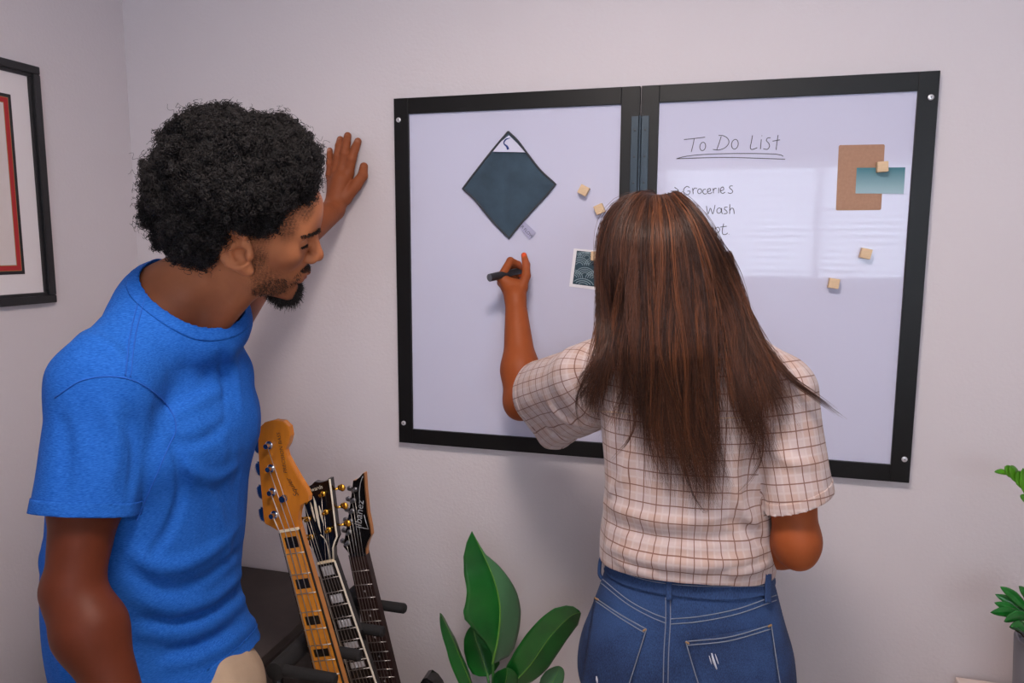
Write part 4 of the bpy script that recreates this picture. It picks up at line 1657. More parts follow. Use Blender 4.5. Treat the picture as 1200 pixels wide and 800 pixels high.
mixc(.85 * np.clip((q[:, 2] + .16) / .13, 0, 1) * (np.linalg.norm(q, axis=1) < .24), lin((198, 126, 86)))  # head and neck painted lighter for the light they catch
mixc(np.clip((V[:, 1] + .56) / .06, 0, 1) * .9, lin((150, 84, 52)))  # left arm and hand painted lighter, outside the right arm's shade
mixc(.5 * blob((.06, .05, -.01), (.03, .03, .02), 1), skin * A([1.1, .93, .9]))
mixc(.75 * np.maximum(blob((.100, 0, -.0595), (.012, .022, .0055)), .6 * blob((.102, 0, -.047), (.01, .022, .0048))), lin((150, 84, 74)))
mixc(.35 * blob((.112, 0, -.012), (.012, .014, .012), 1), skin * A([1.15, .9, .85]))
st = np.maximum.reduce([blob((.035, .058, -.052), (.030, .030, .030), 2), blob((.062, .038, -.068), (.028, .03, .022), 2), blob((.018, .070, -.012), (.016, .02, .035), 2), blob((.085, .0, -.088), (.022, .028, .016), 2),
                        blob((.102, .012, -.0365), (.014, .016, .0058), 2), blob((.012, .074, .030), (.020, .02, .018), 2)])
gr = .62 + .38 * vnoise(q * 420, 5)
mixc(np.clip(st * gr * .80, 0, .85), lin((40, 28, 24)))
tm = np.maximum(blob((.052, .066, .062), (.018, .02, .03), 2), blob((.074, .055, .085), (.015, .02, .02), 2))
mixc(np.clip(tm * gr * .85, 0, .9), lin((44, 30, 26)))
mixc(.75 * blob((.089, .034, .0175), (.012, .018, .0035), 2), lin((40, 26, 22)))
mixc(.8 * np.exp(-((V - from_head((.004, -.078, -.002))) ** 2).sum(1) / .0085 ** 2), lin((96, 50, 34)))  # shade in the ear hollow, painted as darker colour
for k, ch in HL.items():
    t = ch[-1][0] + A([0, -.005, -.003])
    w = np.exp(-(((V - t) / A([.0062, .006, .0072])) ** 2).sum(1) ** 2)
    w[:handV0] = 0
    mixc(w * .85, lin((206, 160, 142)))
M_skin_m = skin_mat('skin_brown', (170, 112, 78))
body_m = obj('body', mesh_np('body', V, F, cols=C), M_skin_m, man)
body_m['label'] = 'brown skin with short stubble along the jaw'

# eyes
M_eye = mat('eye_white', (205, 190, 182), .15)
M_iris = mat('iris_dark', (30, 20, 16), .1)
for s in (-1, 1):
    c = from_head((.0745, s * .0325, .0205))
    fw = HM @ (A([.96, s * .06, -.26]) / np.linalg.norm([.96, .06, .26]))
    e = obj('eyeball', lathe_me('eyeball', c - fw * .0125, fw, [(.0125 - .0125 * math.cos(t), .0125 * math.sin(t)) for t in np.linspace(.02, math.pi - .02, 16)], 20, False), M_eye, body_m)
    obj('iris', lathe_me('iris', c, fw, [(.0105, .0066), (.0116, .0058), (.0130, .0002)], 16, False), M_iris, e)

# ---- hair: a dense cloud of small coils over a dark core
M_afro = mat('hair_black', (17, 14, 15), .7, spec=.2, bump=.8, bscale=160, bdist=.006)


def hair_core(p):
    q = to_head(p)
    m = np.column_stack([q[:, 0], np.abs(q[:, 1]), q[:, 2]])
    d = ell(q, (-.042, 0, .080), (.116, .106, .108))
    d = smin(d, ell(q, (-.078, 0, .030), (.080, .094, .084)), .04)
    d = smin(d, ell(q, (-.080, 0, .000), (.055, .072, .055)), .04)
    d = smin(d, ell(q, (.020, 0, .135), (.060, .078, .052)), .03)
    # hairline: forehead, temple, sideburn, round the ear, nape
    z = q[:, 2]
    xh = np.interp(z, [-.08, -.03, .0, .030, .040, .06, .085, .098, .115, .14, .2], [-.048, -.042, -.040, -.030, .012, .034, .060, .077, .086, .086, .084])
    xh = xh - .026 * np.clip(np.abs(q[:, 1]) / .07, 0, 1) ** 2 * np.clip((z - .05) / .04, 0, 1)
    d = smax(d, (q[:, 0] - xh) * .75, .010)
    d = smax(d, (-.058 - z), .02)
    low = .034 + .55 * np.clip(np.abs(q[:, 1]) - .062, 0, 1)
    d = smax(d, np.minimum(low - z, q[:, 0] + .046), .008)
    return d * HS - (.011 * vnoise(p * 15, 3) + .007 * vnoise(p * 36, 4)) * np.clip((.10 - q[:, 0]) / .08, .2, 1)


lo, hi = hv.min(0) - .10, hv.max(0) + .10
V, F = surfnet(hair_core, lo, hi, .005)
hm_ = obj('hair', mesh_np('hair', V, F), M_afro, man)
hm_['label'] = 'dark curly hair standing out all round the head'
d, g = grad(hair_core, V)
nrm = g / (np.linalg.norm(g, axis=1, keepdims=True) + 1e-9)
hd_in = head_sdf(to_head(V), True)
ok = hd_in > -.002
V, nrm = V[ok], nrm[ok]


def coils(base, nrm, n, r0, r1, turns, ln, wr, K=18, up=0.0):
    i = rng.integers(0, len(base), n)
    b = base[i] + rng.normal(0, .0025, (n, 3))
    dr = nrm[i] + rng.normal(0, .55, (n, 3)) + A([0, 0, up])
    dr /= np.linalg.norm(dr, axis=1, keepdims=True)
    u = np.cross(dr, rng.normal(size=(n, 3)))
    u /= np.linalg.norm(u, axis=1, keepdims=True)
    v = np.cross(dr, u)
    t = np.linspace(0, 1, K)[None, :, None]
    L = rng.uniform(*ln, (n, 1, 1))
    rr = rng.uniform(r0, r1, (n, 1, 1)) * (.7 + .5 * t)
    ph = rng.uniform(0, 6.28, (n, 1, 1))
    a = ph + t * turns * 2 * np.pi
    path = b[:, None] - dr[:, None] * .004 + dr[:, None] * L * t + rr * (np.cos(a) * u[:, None] + np.sin(a) * v[:, None])
    rad = np.full((n, K), wr) * np.linspace(1, .55, K)[None]
    col = np.repeat(A([[.008, .0065, .007]]), n, 0) * rng.uniform(.5, 1.9, (n, 1))
    return tubes_np(path, rad, 3, col)


M_coil = mat('hair_coils', (22, 19, 20), .5, spec=.28, attr='Col')
VV, FF, CC = [], [], []
off = 0
for a_ in (dict(n=11000, r0=.0022, r1=.0040, turns=2.8, ln=(.006, .014), wr=.00085), dict(n=2600, r0=.0022, r1=.0040, turns=2.8, ln=(.012, .022), wr=.00062),
           dict(n=500, r0=.002, r1=.004, turns=2.4, ln=(.020, .030), wr=.00045)):
    v_, f_, c_ = coils(V, nrm, **a_)
    VV.append(v_)
    FF.append(f_ + off)
    CC.append(c_)
    off += len(v_)
o = obj('curls', mesh_np('curls', np.concatenate(VV), np.concatenate(FF), cols=np.concatenate(CC)), M_coil, hm_)
o['kind'] = 'stuff'


# ---- goatee, moustache, stubble, brows: short hairs rooted in the skin
def hairs_on(cands, n, ln, wr, drift, jit=.35, K=5, col=(.014, .011, .010)):
    if len(cands) == 0:
        cands = headV[:1]
    i = rng.integers(0, len(cands), n)
    b = cands[i]
    d_, g_ = grad(m_skin, b)
    nn = g_ / (np.linalg.norm(g_, axis=1, keepdims=True) + 1e-9)
    dr = nn + (HM @ A(drift, float)) + rng.normal(0, jit, (n, 3))
    dr /= np.linalg.norm(dr, axis=1, keepdims=True)
    bend = rng.normal(0, .5, (n, 3))
    t = np.linspace(0, 1, K)[None, :, None]
    L = rng.uniform(*ln, (n, 1, 1))
    path = b[:, None] - nn[:, None] * .001 + dr[:, None] * L * t + bend[:, None] * L * .4 * t ** 2
    rad = np.full((n, K), wr) * np.linspace(1, .4, K)[None]
    return tubes_np(path, rad, 3, np.repeat(A([col]), n, 0) * rng.uniform(.6, 1.6, (n, 1)))


qh = to_head(headV)


def pick(c, r):
    m = np.column_stack([qh[:, 0], np.abs(qh[:, 1]), qh[:, 2]])
    return headV[(((m - A(c)) / A(r)) ** 2).sum(1) < 1]


beard = [hairs_on(pick((.072, 0, -.098), (.026, .026, .018)), 3600, (.007, .020), .00055, (-.25, 0, -.9)),
         hairs_on(pick((.088, .0, -.088), (.020, .024, .015)), 1500, (.005, .012), .0005, (-.1, 0, -.9)),
         hairs_on(pick((.092, .0, -.074), (.018, .008, .010)), 220, (.003, .006), .0005, (.0, 0, -.9)),
         hairs_on(pick((.102, .012, -.0365), (.016, .022, .0062)), 900, (.002, .0045), .00045, (.2, 0, -.8)),
         hairs_on(pick((.087, .027, -.056), (.010, .008, .018)), 300, (.002, .005), .0004, (0, 0, -.8)),
         hairs_on(pick((.045, .050, -.066), (.040, .03, .020)), 1900, (.0015, .0042), .00040, (0, 0, -.6)),
         hairs_on(pick((.022, .066, -.022), (.015, .02, .034)), 700, (.001, .003), .00035, (0, 0, -.6))]
VV, FF, CC, off = [], [], [], 0
for v_, f_, c_ in beard:
    VV.append(v_)
    FF.append(f_ + off)
    CC.append(c_)
    off += len(v_)
o = obj('beard', mesh_np('beard', np.concatenate(VV), np.concatenate(FF), cols=np.concatenate(CC)), M_coil, man)
o['label'] = 'black goatee thinning to stubble towards the ear'
o['kind'] = 'stuff'
for s in (-1, 1):
    def on_skin(loc, jit):
        p = from_head(A(loc)) + rng.normal(0, jit, (len(loc), 3))
        for _ in range(5):
            d_, g_ = grad(m_skin, p)
            p = p - d_[:, None] * g_ / (np.sum(g_ * g_, 1, keepdims=True) + 1e-6)
        return p
    tt = np.linspace(0, 1, 60)
    brow = on_skin(np.column_stack([.0985 - .022 * tt ** 1.4, s * (.010 + .044 * tt), .0440 + .006 * np.sin(tt * 2.6) - .005 * tt]), .0013)
    v_, f_, c_ = hairs_on(brow, 700, (.003, .0075), .0005, (-.3, s * 1.6, -.1), .2)
    lash = on_skin(np.column_stack([.0885 - .010 * tt ** 2, s * (.020 + .027 * tt), .0185 - .003 * np.sin(tt * 3.1)]), .0005)
    v2, f2, c2 = hairs_on(lash, 220, (.003, .006), .00045, (.6, s * .5, -.4), .15)
    o = obj('eyelashes', mesh_np('eyelashes', v2, f2, cols=c2), M_coil, man)
    o['kind'] = 'stuff'
    o = obj('eyebrow', mesh_np('eyebrow', v_, f_, cols=c_), M_coil, man)
    o['kind'] = 'stuff'
M_lash = M_coil

# ---- t-shirt
M_tee, nt, b = nodes_of('blue_heather_jersey')
tc = nt.nodes.new('ShaderNodeTexCoord')
mp = nt.nodes.new('ShaderNodeMapping')
mp.inputs['Scale'].default_value = (60, 60, 420)
n1 = nt.nodes.new('ShaderNodeTexNoise')
n1.inputs['Scale'].default_value = 3
n1.inputs['Detail'].default_value = 4
rp = nt.nodes.new('ShaderNodeValToRGB')
rp.color_ramp.elements[0].position = .3
rp.color_ramp.elements[1].position = .72
rp.color_ramp.elements[0].color = (*lin((10, 74, 158)), 1)
rp.color_ramp.elements[1].color = (*lin((46, 108, 198)), 1)
n2 = nt.nodes.new('ShaderNodeTexNoise')
n2.inputs['Scale'].default_value = 900
bp = nt.nodes.new('ShaderNodeBump')
bp.inputs['Strength'].default_value = .25
bp.inputs['Distance'].default_value = .0008
nt.links.new(tc.outputs['Object'], mp.inputs[0])
nt.links.new(mp.outputs[0], n1.inputs[0])
nt.links.new(n1.outputs[0], rp.inputs[0])
nt.links.new(rp.outputs[0], b.inputs['Base Color'])
nt.links.new(tc.outputs['Object'], n2.inputs[0])
nt.links.new(n2.outputs[0], bp.inputs['Height'])
nt.links.new(bp.outputs[0], b.inputs['Normal'])
b.inputs['Roughness'].default_value = .85
b.inputs['Specular IOR Level'].default_value = .15
M_stitch = mat('blue_stitch', (16, 84, 178), .8)

cuffR = P(100, 601, y=-.985)
NC = P(231, 343, y=-.765)
nn_ = A([.588, -.349, 1.0])
nn_ /= np.linalg.norm(nn_)
NF = frame_cols((1, 0, 0), nn_)
aR = (elR - shR) / np.linalg.norm(elR - shR)
aL = (elL - shL) / np.linalg.norm(elL - shL)
hemu = A([-.02, .0, 1.0])


def sleeve_r(p):
    return smax(cap(p, shR, cuffR + aR * .06, .074, .073), (p - cuffR) @ aR - .012, .004)


def tee0(p):
    d = torso_m(p, .008)
    # yoke: neck to shoulders
    d = smin(d, cap(p, neck1 + A([0, 0, .0]), shR + A([0, 0, .002]), .075, .070), .045)
    d = smin(d, cap(p, neck1 + A([0, 0, .0]), shL + A([0, 0, .002]), .075, .064), .045)
    s = sleeve_r(p)
    d = smin(d, s, .006 + .030 * np.clip((p[:, 2] - 1.20) / .12, 0, 1))
    d = smin(d, cap(p, shL, shL + aL * .14, .054, .050), .035)
    d = smin(d, cap(p, PEL + TF @ A([.026, .080, .60]), PEL + TF @ A([.012, .080, .47]), .066, .066), .05)
    d = smin(d, ell(p, NC - nn_ * .050, (.100, .100, .060), NF), .05)
    return d


tee_folds = []
tee_disp = lambda p: 0.0


def px_fold(f, pts, amp, w, n=10):
    pp = smooth_path(A([(a, b_, 0) for a, b_ in pts]), n)
    h, dmin = march(f, pp[:, 0], pp[:, 1])
    return (h, amp * 2.4, w * .85)


for pts, amp, w in [
        ([(200, 505), (215, 560), (205, 610), (180, 650)], -.007, .012), ([(196, 490), (235, 470), (262, 455)], .0045, .013), ([(200, 520), (240, 515), (272, 490)], -.004, .012),
        ([(205, 540), (245, 560), (280, 545)], .004, .014), ([(150, 640), (190, 665), (240, 650), (280, 615)], .005, .016), ([(150, 665), (195, 690), (240, 678), (285, 640)], -.0045, .014),
        ([(160, 700), (205, 712), (250, 700), (288, 668)], .005, .015), ([(160, 740), (215, 742), (265, 720), (296, 690)], .005, .016), ([(165, 725), (215, 728), (262, 708), (294, 676)], -.004, .012),
        ([(190, 780), (235, 770), (280, 745), (306, 715)], .005, .014), ([(190, 765), (240, 755), (280, 730)], -.004, .011),
        ([(268, 400), (276, 440), (284, 490)], .002, .010), ([(255, 405), (262, 445), (266, 500)], -.002, .010),
        ([(120, 470), (135, 520), (128, 575)], .0035, .012), ([(150, 480), (158, 530), (150, 590)], -.0035, .012), ([(70, 480), (78, 530), (70, 590)], -.003, .014),
        ([(95, 390), (130, 410), (165, 440)], .003, .014), ([(230, 560), (255, 600), (270, 660)], .003, .018), ([(45, 640), (70, 760), (75, 800)], .004, .014)]:
    tee_folds.append(px_fold(tee0, pts, amp, w))
tee_disp = fold_disp(tee_folds)


def tee(p):
    d = tee0(p)
    m = np.abs(d) < .03
    d[m] -= tee_wr(p[m])
    return d


def tee_wr(p):
    return tee_disp(p) + .0018 * vnoise(p * A([7, 7, 5]), 21) + .0010 * vnoise(p * A([18, 18, 9]), 22)


NCS = NC + nn_ * .030


def c_collar(p):
    return .0955 - np.linalg.norm(p - NCS, axis=1)


hem0 = P(300, 752, y=-.74)
hem_z = P(318, 742, y=-.78)
HEMP = P(262, 800, y=-.86)
hn = A([-.42, .06, 1.0])
hn /= np.linalg.norm(hn)


def c_hem(p):
    return -((p - HEMP) @ hn)


def c_cuffR(p):
    dn = (p - cuffR) @ aR
    rad = np.linalg.norm((p - cuffR) - dn[:, None] * aR, axis=1)
    return np.where((rad < .125) & (sleeve_r(p) < torso_m(p, .008) + .003), dn, -.05)


cutL = shL + aL * .085


def c_cuffL(p):
    dn = (p - cutL) @ aL
    return np.where(p[:, 1] > -.60, dn, -.05)


def c_tee(p):
    return np.maximum.reduce([c_collar(p), c_hem(p), c_cuffR(p), c_cuffL(p)])


lo = A([-1.16, -1.12, .78])
hi = A([-.60, -.36, 1.60])
VT, FT = surfnet(tee, lo, hi, .0042)
V, F = crop(VT, FT, c_tee)
ts = obj('t_shirt', mesh_np('t_shirt', V, F), M_tee, man)
modifier_solid(ts, .0022, -1)
ts['label'] = 'plain bright blue short sleeved t-shirt'
# raised bands: collar rib, sleeve hem, bottom hem
_, gT = grad(tee0, VT)
VB, FB = VT + .0016 * gT / (np.linalg.norm(gT, axis=1, keepdims=True) + 1e-9), FT
for nm, c in (('collar', lambda p: np.maximum(c_collar(p) - .001, -.019 - c_collar(p))),
              ('sleeve_hem', lambda p: np.maximum(c_cuffR(p) - .0006, -.020 - c_cuffR(p))),
              ('bottom_hem', lambda p: np.maximum.reduce([c_hem(p) - .0006, -.022 - c_hem(p)]))):
    v_, f_ = crop(VB, FB, c)
    if len(f_):
        o = obj(nm, mesh_np(nm, v_, f_), M_tee, ts)
        modifier_solid(o, .0014, -1)
# seams
for pts in ([(64, 466), (95, 446), (130, 441), (160, 447), (188, 466), (203, 486), (206, 505), (198, 522), (182, 560), (160, 610)],
            [(166, 342), (160, 360), (152, 395), (147, 440)], [(172, 344), (166, 362), (158, 397), (153, 441)]):
    pp = smooth_path(A([(a, b_, 0) for a, b_ in pts]), 50)
    h, dm = march(lambda p: tee(p) - .0006, pp[:, 0], pp[:, 1])
    h = h[dm < .004]
    obj('seam', tube_me('seam', h, .0011, 5), M_stitch, ts)

# ---- shorts and shoes
M_khaki = mat('khaki_twill', (176, 152, 128), .85, var=.1, vscale=40, bump=.3, bscale=800, bdist=.0008)


def shorts0(p):
    d = ell(p, PEL + A([.088, -.01, -.03]), (.150, .172, .15))
    for h, f in ((hipL, ftL), (hipR, ftR)):
        kn = (h * .52 + (f + A([0, 0, .08])) * .48) + A([.02, 0, 0])
        d = smin(d, cap(p, h + A([.095, 0, 0]), kn + A([.05, (.02 if h is hipL else -.03), 0]), .096, .086), .018)
    return d - .003 * vnoise(p * A([9, 9, 4]), 31)


V, F = surfnet(shorts0, A([PEL[0] - .26, -1.12, .38]), A([PEL[0] + .36, -.50, 1.04]), .006)
V, F = crop(V, F, lambda p: np.maximum(p[:, 2] - .955, .50 - p[:, 2]))
o = obj('shorts', mesh_np('shorts', V, F), M_khaki, man)
modifier_solid(o, .003, -1)
o['label'] = 'khaki shorts'
M_shoe = mat('shoe_canvas', (60, 62, 70), .8)
M_sole = mat('shoe_sole', (222, 218, 210), .6)
for f in (ftL, ftR):
    shoe(man, f, (1, .1), M_shoe, M_sole, .28)

# ================================================================== the woman
wHO = P(776, 327, y=-.515)
wHM = rot_ypr(106, 4, 0)
wHS = .955
wshL, wshR = P(684, 442, y=-.445), P(914, 462, y=-.525)
weL, wwL = P(612, 468, y=-.205), P(604, 350, y=-.098)
weR, wwR = P(934, 634, y=-.56), P(872, 640, y=-.335)
wNB = P(786, 420, y=-.505)
WX, WY = -.036, -.500
woman = thing('person', (WX, WY, 0), 'woman with long brown hair in plaid shirt writing on the whiteboard', 'person')


def to_headw(p):
    return ((p - wHO) @ wHM) / wHS


def from_headw(q):
    return wHO + wHS * (A(q, float) @ wHM.T)


WF = frame_cols((-.06, 1, 0), (0, 0, 1))


def w_torso(p, g=0.0):
    S = [(.955, 0, 0, .098 + g, .143 + g), (.985, 0, 0, .108 + g, .155 + g), (1.03, 0, 0, .110 + g, .155 + g), (1.09, 0, 0, .106 + g, .151 + g), (1.16, 0, 0, .104 + g, .150 + g),
         (1.24, .004, 0, .110 + g, .158 + g), (1.31, .004, 0, .112 + g, .168 + g), (1.36, 0, 0, .102 + g, .160 + g), (1.40, -.004, 0, .084 + g, .125 + g), (1.44, -.006, 0, .064 + g, .080 + g), (1.475, -.004, 0, .055 + g, .060 + g)]
    return sweep(p, A([WX, WY, 0]), WF, S, 2.3, .025)


def w_neck(p):
    return smin(cap(p, from_headw((-.022, 0, -.03)), A([wNB[0], wNB[1], 1.40]), .050, .055), w_torso(p, -.030), .04)


def w_armL(p):
    mid = wshL * .5 + weL * .5
    d = cap(p, wshL, mid, .050, .045)
    d = smin(d, cap(p, mid, weL, .045, .039), .03)
    fb = weL * .72 + wwL * .28
    d = smin(d, cap(p, weL, fb, .038, .0415), .03)
    d = smin(d, cap(p, fb, wwL, .041, .0245), .03)
    return smin(d, cap(p, weL + A([-.004, -.010, -.016]), weL + A([-.002, -.012, -.006]), .025, .025), .025)


def w_armR(p):
    mid = wshR * .5 + weR * .5
    d = cap(p, wshR, mid, .046, .044)
    d = smin(d, cap(p, mid, weR, .045, .0345), .012)
    fb = weR * .7 + wwR * .3
    d = smin(d, cap(p, weR, fb, .0345, .040), .02)
    d = smin(d, cap(p, fb, wwR, .040, .025), .03)
    return smin(d, cap(p, weR + A([.002, -.010, -.022]), weR + A([0, -.01, .005]), .020, .024), .03)


# left hand closed on the marker
HW = dict(
    index=[(W(587, 325, -.090), .0108), (W(598, 305.5, -.080), .0092), (W(607, 309.5, -.060), .0080), (W(611, 316, -.045), .0070)],
    middle=[(W(588, 331, -.074), .0108), (W(595, 312, -.058), .0092), (W(604, 315, -.043), .0080), (W(609, 322, -.034), .0070)],
    ring=[(W(592, 336, -.058), .0104), (W(595, 320, -.042), .0088), (W(603, 324, -.032), .0078), (W(608, 331, -.030), .0068)],
    little=[(W(597, 341, -.046), .0095), (W(598, 330, -.033), .0080), (W(604, 331, -.027), .0070), (W(608, 336, -.028), .0062)],
    thumb=[(W(611.5, 337, -.083), .0128), (W(616.5, 323, -.075), .0112), (W(616.5, 310, -.064), .0098), (W(614, 299, -.052), .0072)])


def w_handL(p):
    d = cap(p, wwL, W(602, 338, -.082), .024, .024)
    for k in ('index', 'middle', 'ring', 'little'):
        d = smin(d, cap(p, W(603, 346, -.088), HW[k][0][0], .019, HW[k][0][1]), .010)
    d = smin(d, cap(p, W(604, 346, -.092), HW['thumb'][0][0], .020, .0138), .012)
    d = smin(d, cap(p, HW['thumb'][0][0], HW['index'][0][0], .011, .009), .010)
    return smin(d, finger_union(p, list(HW.values()), .0025), .005)


wfd = A([-.62, .70, .10])
wfd /= np.linalg.norm(wfd)
wsd = A([-.05, .1, 1.0])
wsd = wsd - wfd * (wsd @ wfd)
wsd /= np.linalg.norm(wsd)
wdo = np.cross(wsd, wfd)


def w_handR(p):
    d = cap(p, wwR, wwR + wfd * .06, .024, .026)
    chains = []
    for off, ln in ((.027, .070), (.009, .078), (-.009, .071), (-.026, .056)):
        b = wwR + wfd * .078 + wsd * off
        c1 = b + wfd * ln * .46 - wdo * .012
        c2 = c1 + wfd * ln * .22 - wdo * .018
        c3 = c2 + wfd * ln * .10 - wdo * .018
        chains.append([(b, .0105), (c1, .0088), (c2, .0078), (c3, .0066)])
        d = smin(d, cap(p, wwR + wfd * .02, b, .018, .0105), .01)
    t0 = wwR + wfd * .025 + wsd * .024
    t1 = t0 + wfd * .034 + wsd * .018 - wdo * .012
    t2 = t1 + wfd * .028 - wdo * .010
    chains.append([(t0, .014), (t1, .011), (t2, .0085)])
    return smin(d, finger_union(p, chains, .0025), .006)


wftL, wftR = A([WX - .085, WY + .02, 0]), A([WX + .105, WY - .02, 0])


def w_leg(p, f, r0, r1, r2):
    h = A([WX + (.084 if f[0] > WX else -.084), WY - .005, .77])
    kn = h * .5 + (f + A([0, 0, .06])) * .5 + A([0, .015, 0])
    d = smin(cap(p, h, kn, r0, r1), cap(p, kn, f + A([0, -.01, .08]), r1, r2), .03)
    return d


parts = []
whv = A([from_headw((x, y, z)) for x in (-.11, .13) for y in (-.09, .09) for z in (-.13, .14)])


def w_head(p):
    return smin(head_sdf(to_headw(p), False, .2) * wHS, w_neck(p), .02)


V, F = surfnet(w_head, whv.min(0), whv.max(0), .0032)
zc = from_headw((0, 0, -.085))[2]
V, F = crop(V, F, lambda p: zc - p[:, 2])
nhead = len(V)
parts.append((V, F))


def w_up(p):
    d = smin(w_head(p), w_armL(p), .02)
    return smin(d, smin(w_armR(p), w_handR(p), .012), .02)


V, F = surfnet(w_up, A([-.56, -.66, .90]), A([.24, -.10, 1.56]), .006)
wa = (wwL - weL) / np.linalg.norm(wwL - weL)
wcut = wwL - wa * .03
V, F = crop(V, F, lambda p: np.maximum.reduce([p[:, 2] - zc, np.where(p[:, 1] > -.24, (p - wcut) @ wa, -.05)]))
parts.append((V, F))


def w_dn(p):
    d = smin(w_torso(p, -.030), ell(p, A([WX, WY, .86]), (.15, .10, .14)), .04)
    for f in (wftL, wftR):
        d = smin(d, w_leg(p, f, .085, .052, .038), .03)
        d = smin(d, ell(p, f + A([0, .05, .04]), (.036, .10, .032)), .03)
    return d


V, F = surfnet(w_dn, A([-.30, -.72, 0]), A([.26, -.18, 1.06]), .008)
parts.append((V, F))
lo, hi = bb([W(575, 365, -.10), W(625, 290, -.02), wcut], .035)
hi[1] = -.0125
V, F = surfnet(lambda p: smin(w_armL(p), w_handL(p), .012), lo, hi, .0018)
V, F = crop(V, F, lambda p: -((p - wcut) @ wa))
nh0 = sum(len(v) for v, f in parts)
parts.append((V, F))
V, F = merge(parts)
skin = A(lin((150, 76, 38)))
C = np.tile(skin, (len(V), 1))
q = to_headw(V)
isH = np.zeros(len(V), bool)
isH[:nhead] = True
ym = np.abs(q[:, 1])
mixc(.8 * np.maximum(blob((.100, 0, -.0595), (.012, .022, .0055)), blob((.102, 0, -.047), (.01, .022, .0048))), lin((176, 84, 78)))
t = HW['thumb'][-1][0] + A([.001, -.005, .001])
w = np.exp(-(((V - t) / A([.0062, .007, .0105])) ** 2).sum(1) ** 2)
w[:nh0] = 0
nail_w = w
for k in ('index', 'middle', 'ring', 'little'):
    t = HW[k][-1][0] + A([.003, -.004, -.002])
    w = np.exp(-(((V - t) / A([.005, .006, .006])) ** 2).sum(1) ** 2)
    w[:nh0] = 0
    nail_w = np.maximum(nail_w, w)
mixc(nail_w, lin((232, 92, 52)))
tipw = np.exp(-(((V - HW['thumb'][2][0]) / .012) ** 2).sum(1)) + np.exp(-(((V - HW['index'][2][0]) / .010) ** 2).sum(1))
mixc(np.clip(tipw, 0, 1) * .35, lin((214, 116, 92)))
body_w = obj('body', mesh_np('body', V, F, cols=C), skin_mat('skin_tan', (150, 76, 38)), woman)
body_w['label'] = 'tan skin with orange red nail polish'
for s in (-1, 1):
    c = from_headw((.0745, s * .0325, .0205))
    fw = wHM @ A([1.0, 0, 0])
    e = obj('eyeball', lathe_me('eyeball', c - fw * .0125, fw, [(.0125 - .0125 * math.cos(t), .0125 * math.sin(t)) for t in np.linspace(.02, math.pi - .02, 14)], 18, False), M_eye, body_w)
    obj('iris', lathe_me('iris', c, fw, [(.0105, .0066), (.0116, .0058), (.0130, .0002)], 16, False), M_iris, e)

# ---- marker in her hand
m0, m1 = P(573, 325.5, y=-.128), P(621, 314.5, y=-.0215)
md = (m1 - m0) / np.linalg.norm(m1 - m0)
ml = np.linalg.norm(m1 - m0)
mk_ = thing('marker_pen', m1, "black dry erase marker held in the woman's hand", 'marker')
M_mk = mat('marker_barrel', (34, 34, 38), .4)
M_mk2 = mat('marker_end', (86, 88, 98), .45)
obj('barrel', lathe_me('barrel', m0, md, [(.002, .0098), (.030, .0098), (.040, .0085), (ml - .03, .0082), (ml - .024, .0060), (ml - .006, .0048)], 24), M_mk, mk_)
obj('end_plug', lathe_me('end_plug', m0, md, [(0, .0086), (.001, .0096), (.004, .0098)], 24), M_mk2, mk_)
obj('nib', lathe_me('nib', m0, md, [(ml - .007, .0028), (ml - .001, .0020), (ml, .0010)], 12), M_dark, mk_)

# ---- shirt
sL1 = wshL + (weL - wshL) * .68
sdL = (weL - wshL) / np.linalg.norm(weL - wshL)
sR1 = P(935, 586, y=-.555)
sdR = (sR1 - wshR) / np.linalg.norm(sR1 - wshR)


hL = P(650, 486, y=-.27)
nL = sdL * .9 + A([-.25, .1, .12])
nL /= np.linalg.norm(nL)
nR = A([.36, .0, -.93])
nR /= np.linalg.norm(nR)


def slL(p):
    d = cap(p, wshL, sL1 + sdL * .06, .062, .074)
    d = smin(d, cap(p, P(698, 470, y=-.44), P(650, 500, y=-.275), .052, .050), .04)
    return smax(d, (p - hL) @ nL - .012, .004)


def slR(p):
    return smax(cap(p, wshR, sR1 + sdR * .06, .062, .056), (p - sR1) @ nR - .012, .004)


def shirt0(p):
    d = w_torso(p, .004)
    d = smin(d, cap(p, A([wNB[0], wNB[1], 1.400]), wshL + A([.01, 0, .004]), .062, .060), .035)
    d = smin(d, cap(p, A([wNB[0], wNB[1], 1.400]), wshR + A([-.01, 0, .004]), .062, .060), .035)
    kz = .008 + .022 * np.clip((p[:, 2] - 1.26) / .08, 0, 1)
    d = smin(d, slL(p), kz)
    d = smin(d, slR(p), kz)
    return d


wf = []
for pts, amp, w in [
        ([(712, 640), (760, 655), (820, 662), (880, 655)], .008, .012), ([(710, 610), (760, 628), (820, 632), (890, 622)], -.004, .011), ([(708, 590), (745, 604), (800, 612), (850, 606)], .004, .012),
        ([(895, 600), (880, 570), (878, 530)], -.004, .012), ([(890, 620), (868, 590), (858, 550)], .004, .011), ([(898, 640), (875, 620), (850, 610)], -.005, .010), ([(712, 580), (730, 560), (742, 530)], .003, .012),
        ([(900, 660), (880, 668), (850, 672)], .005, .008), ([(720, 655), (745, 668), (770, 674)], .004, .008), ([(893, 470), (905, 500), (898, 540)], -.0018, .012), ([(905, 440), (925, 470), (930, 520)], .004, .013),
        ([(895, 520), (925, 540), (960, 545)], .0035, .012), ([(640, 470), (660, 490), (690, 500)], .004, .012), ([(635, 500), (660, 515), (685, 515)], -.004, .010), ([(690, 520), (700, 545), (705, 580)], -.005, .010)]:
    wf.append(px_fold(shirt0, pts, amp, w))
w_disp = fold_disp(wf)


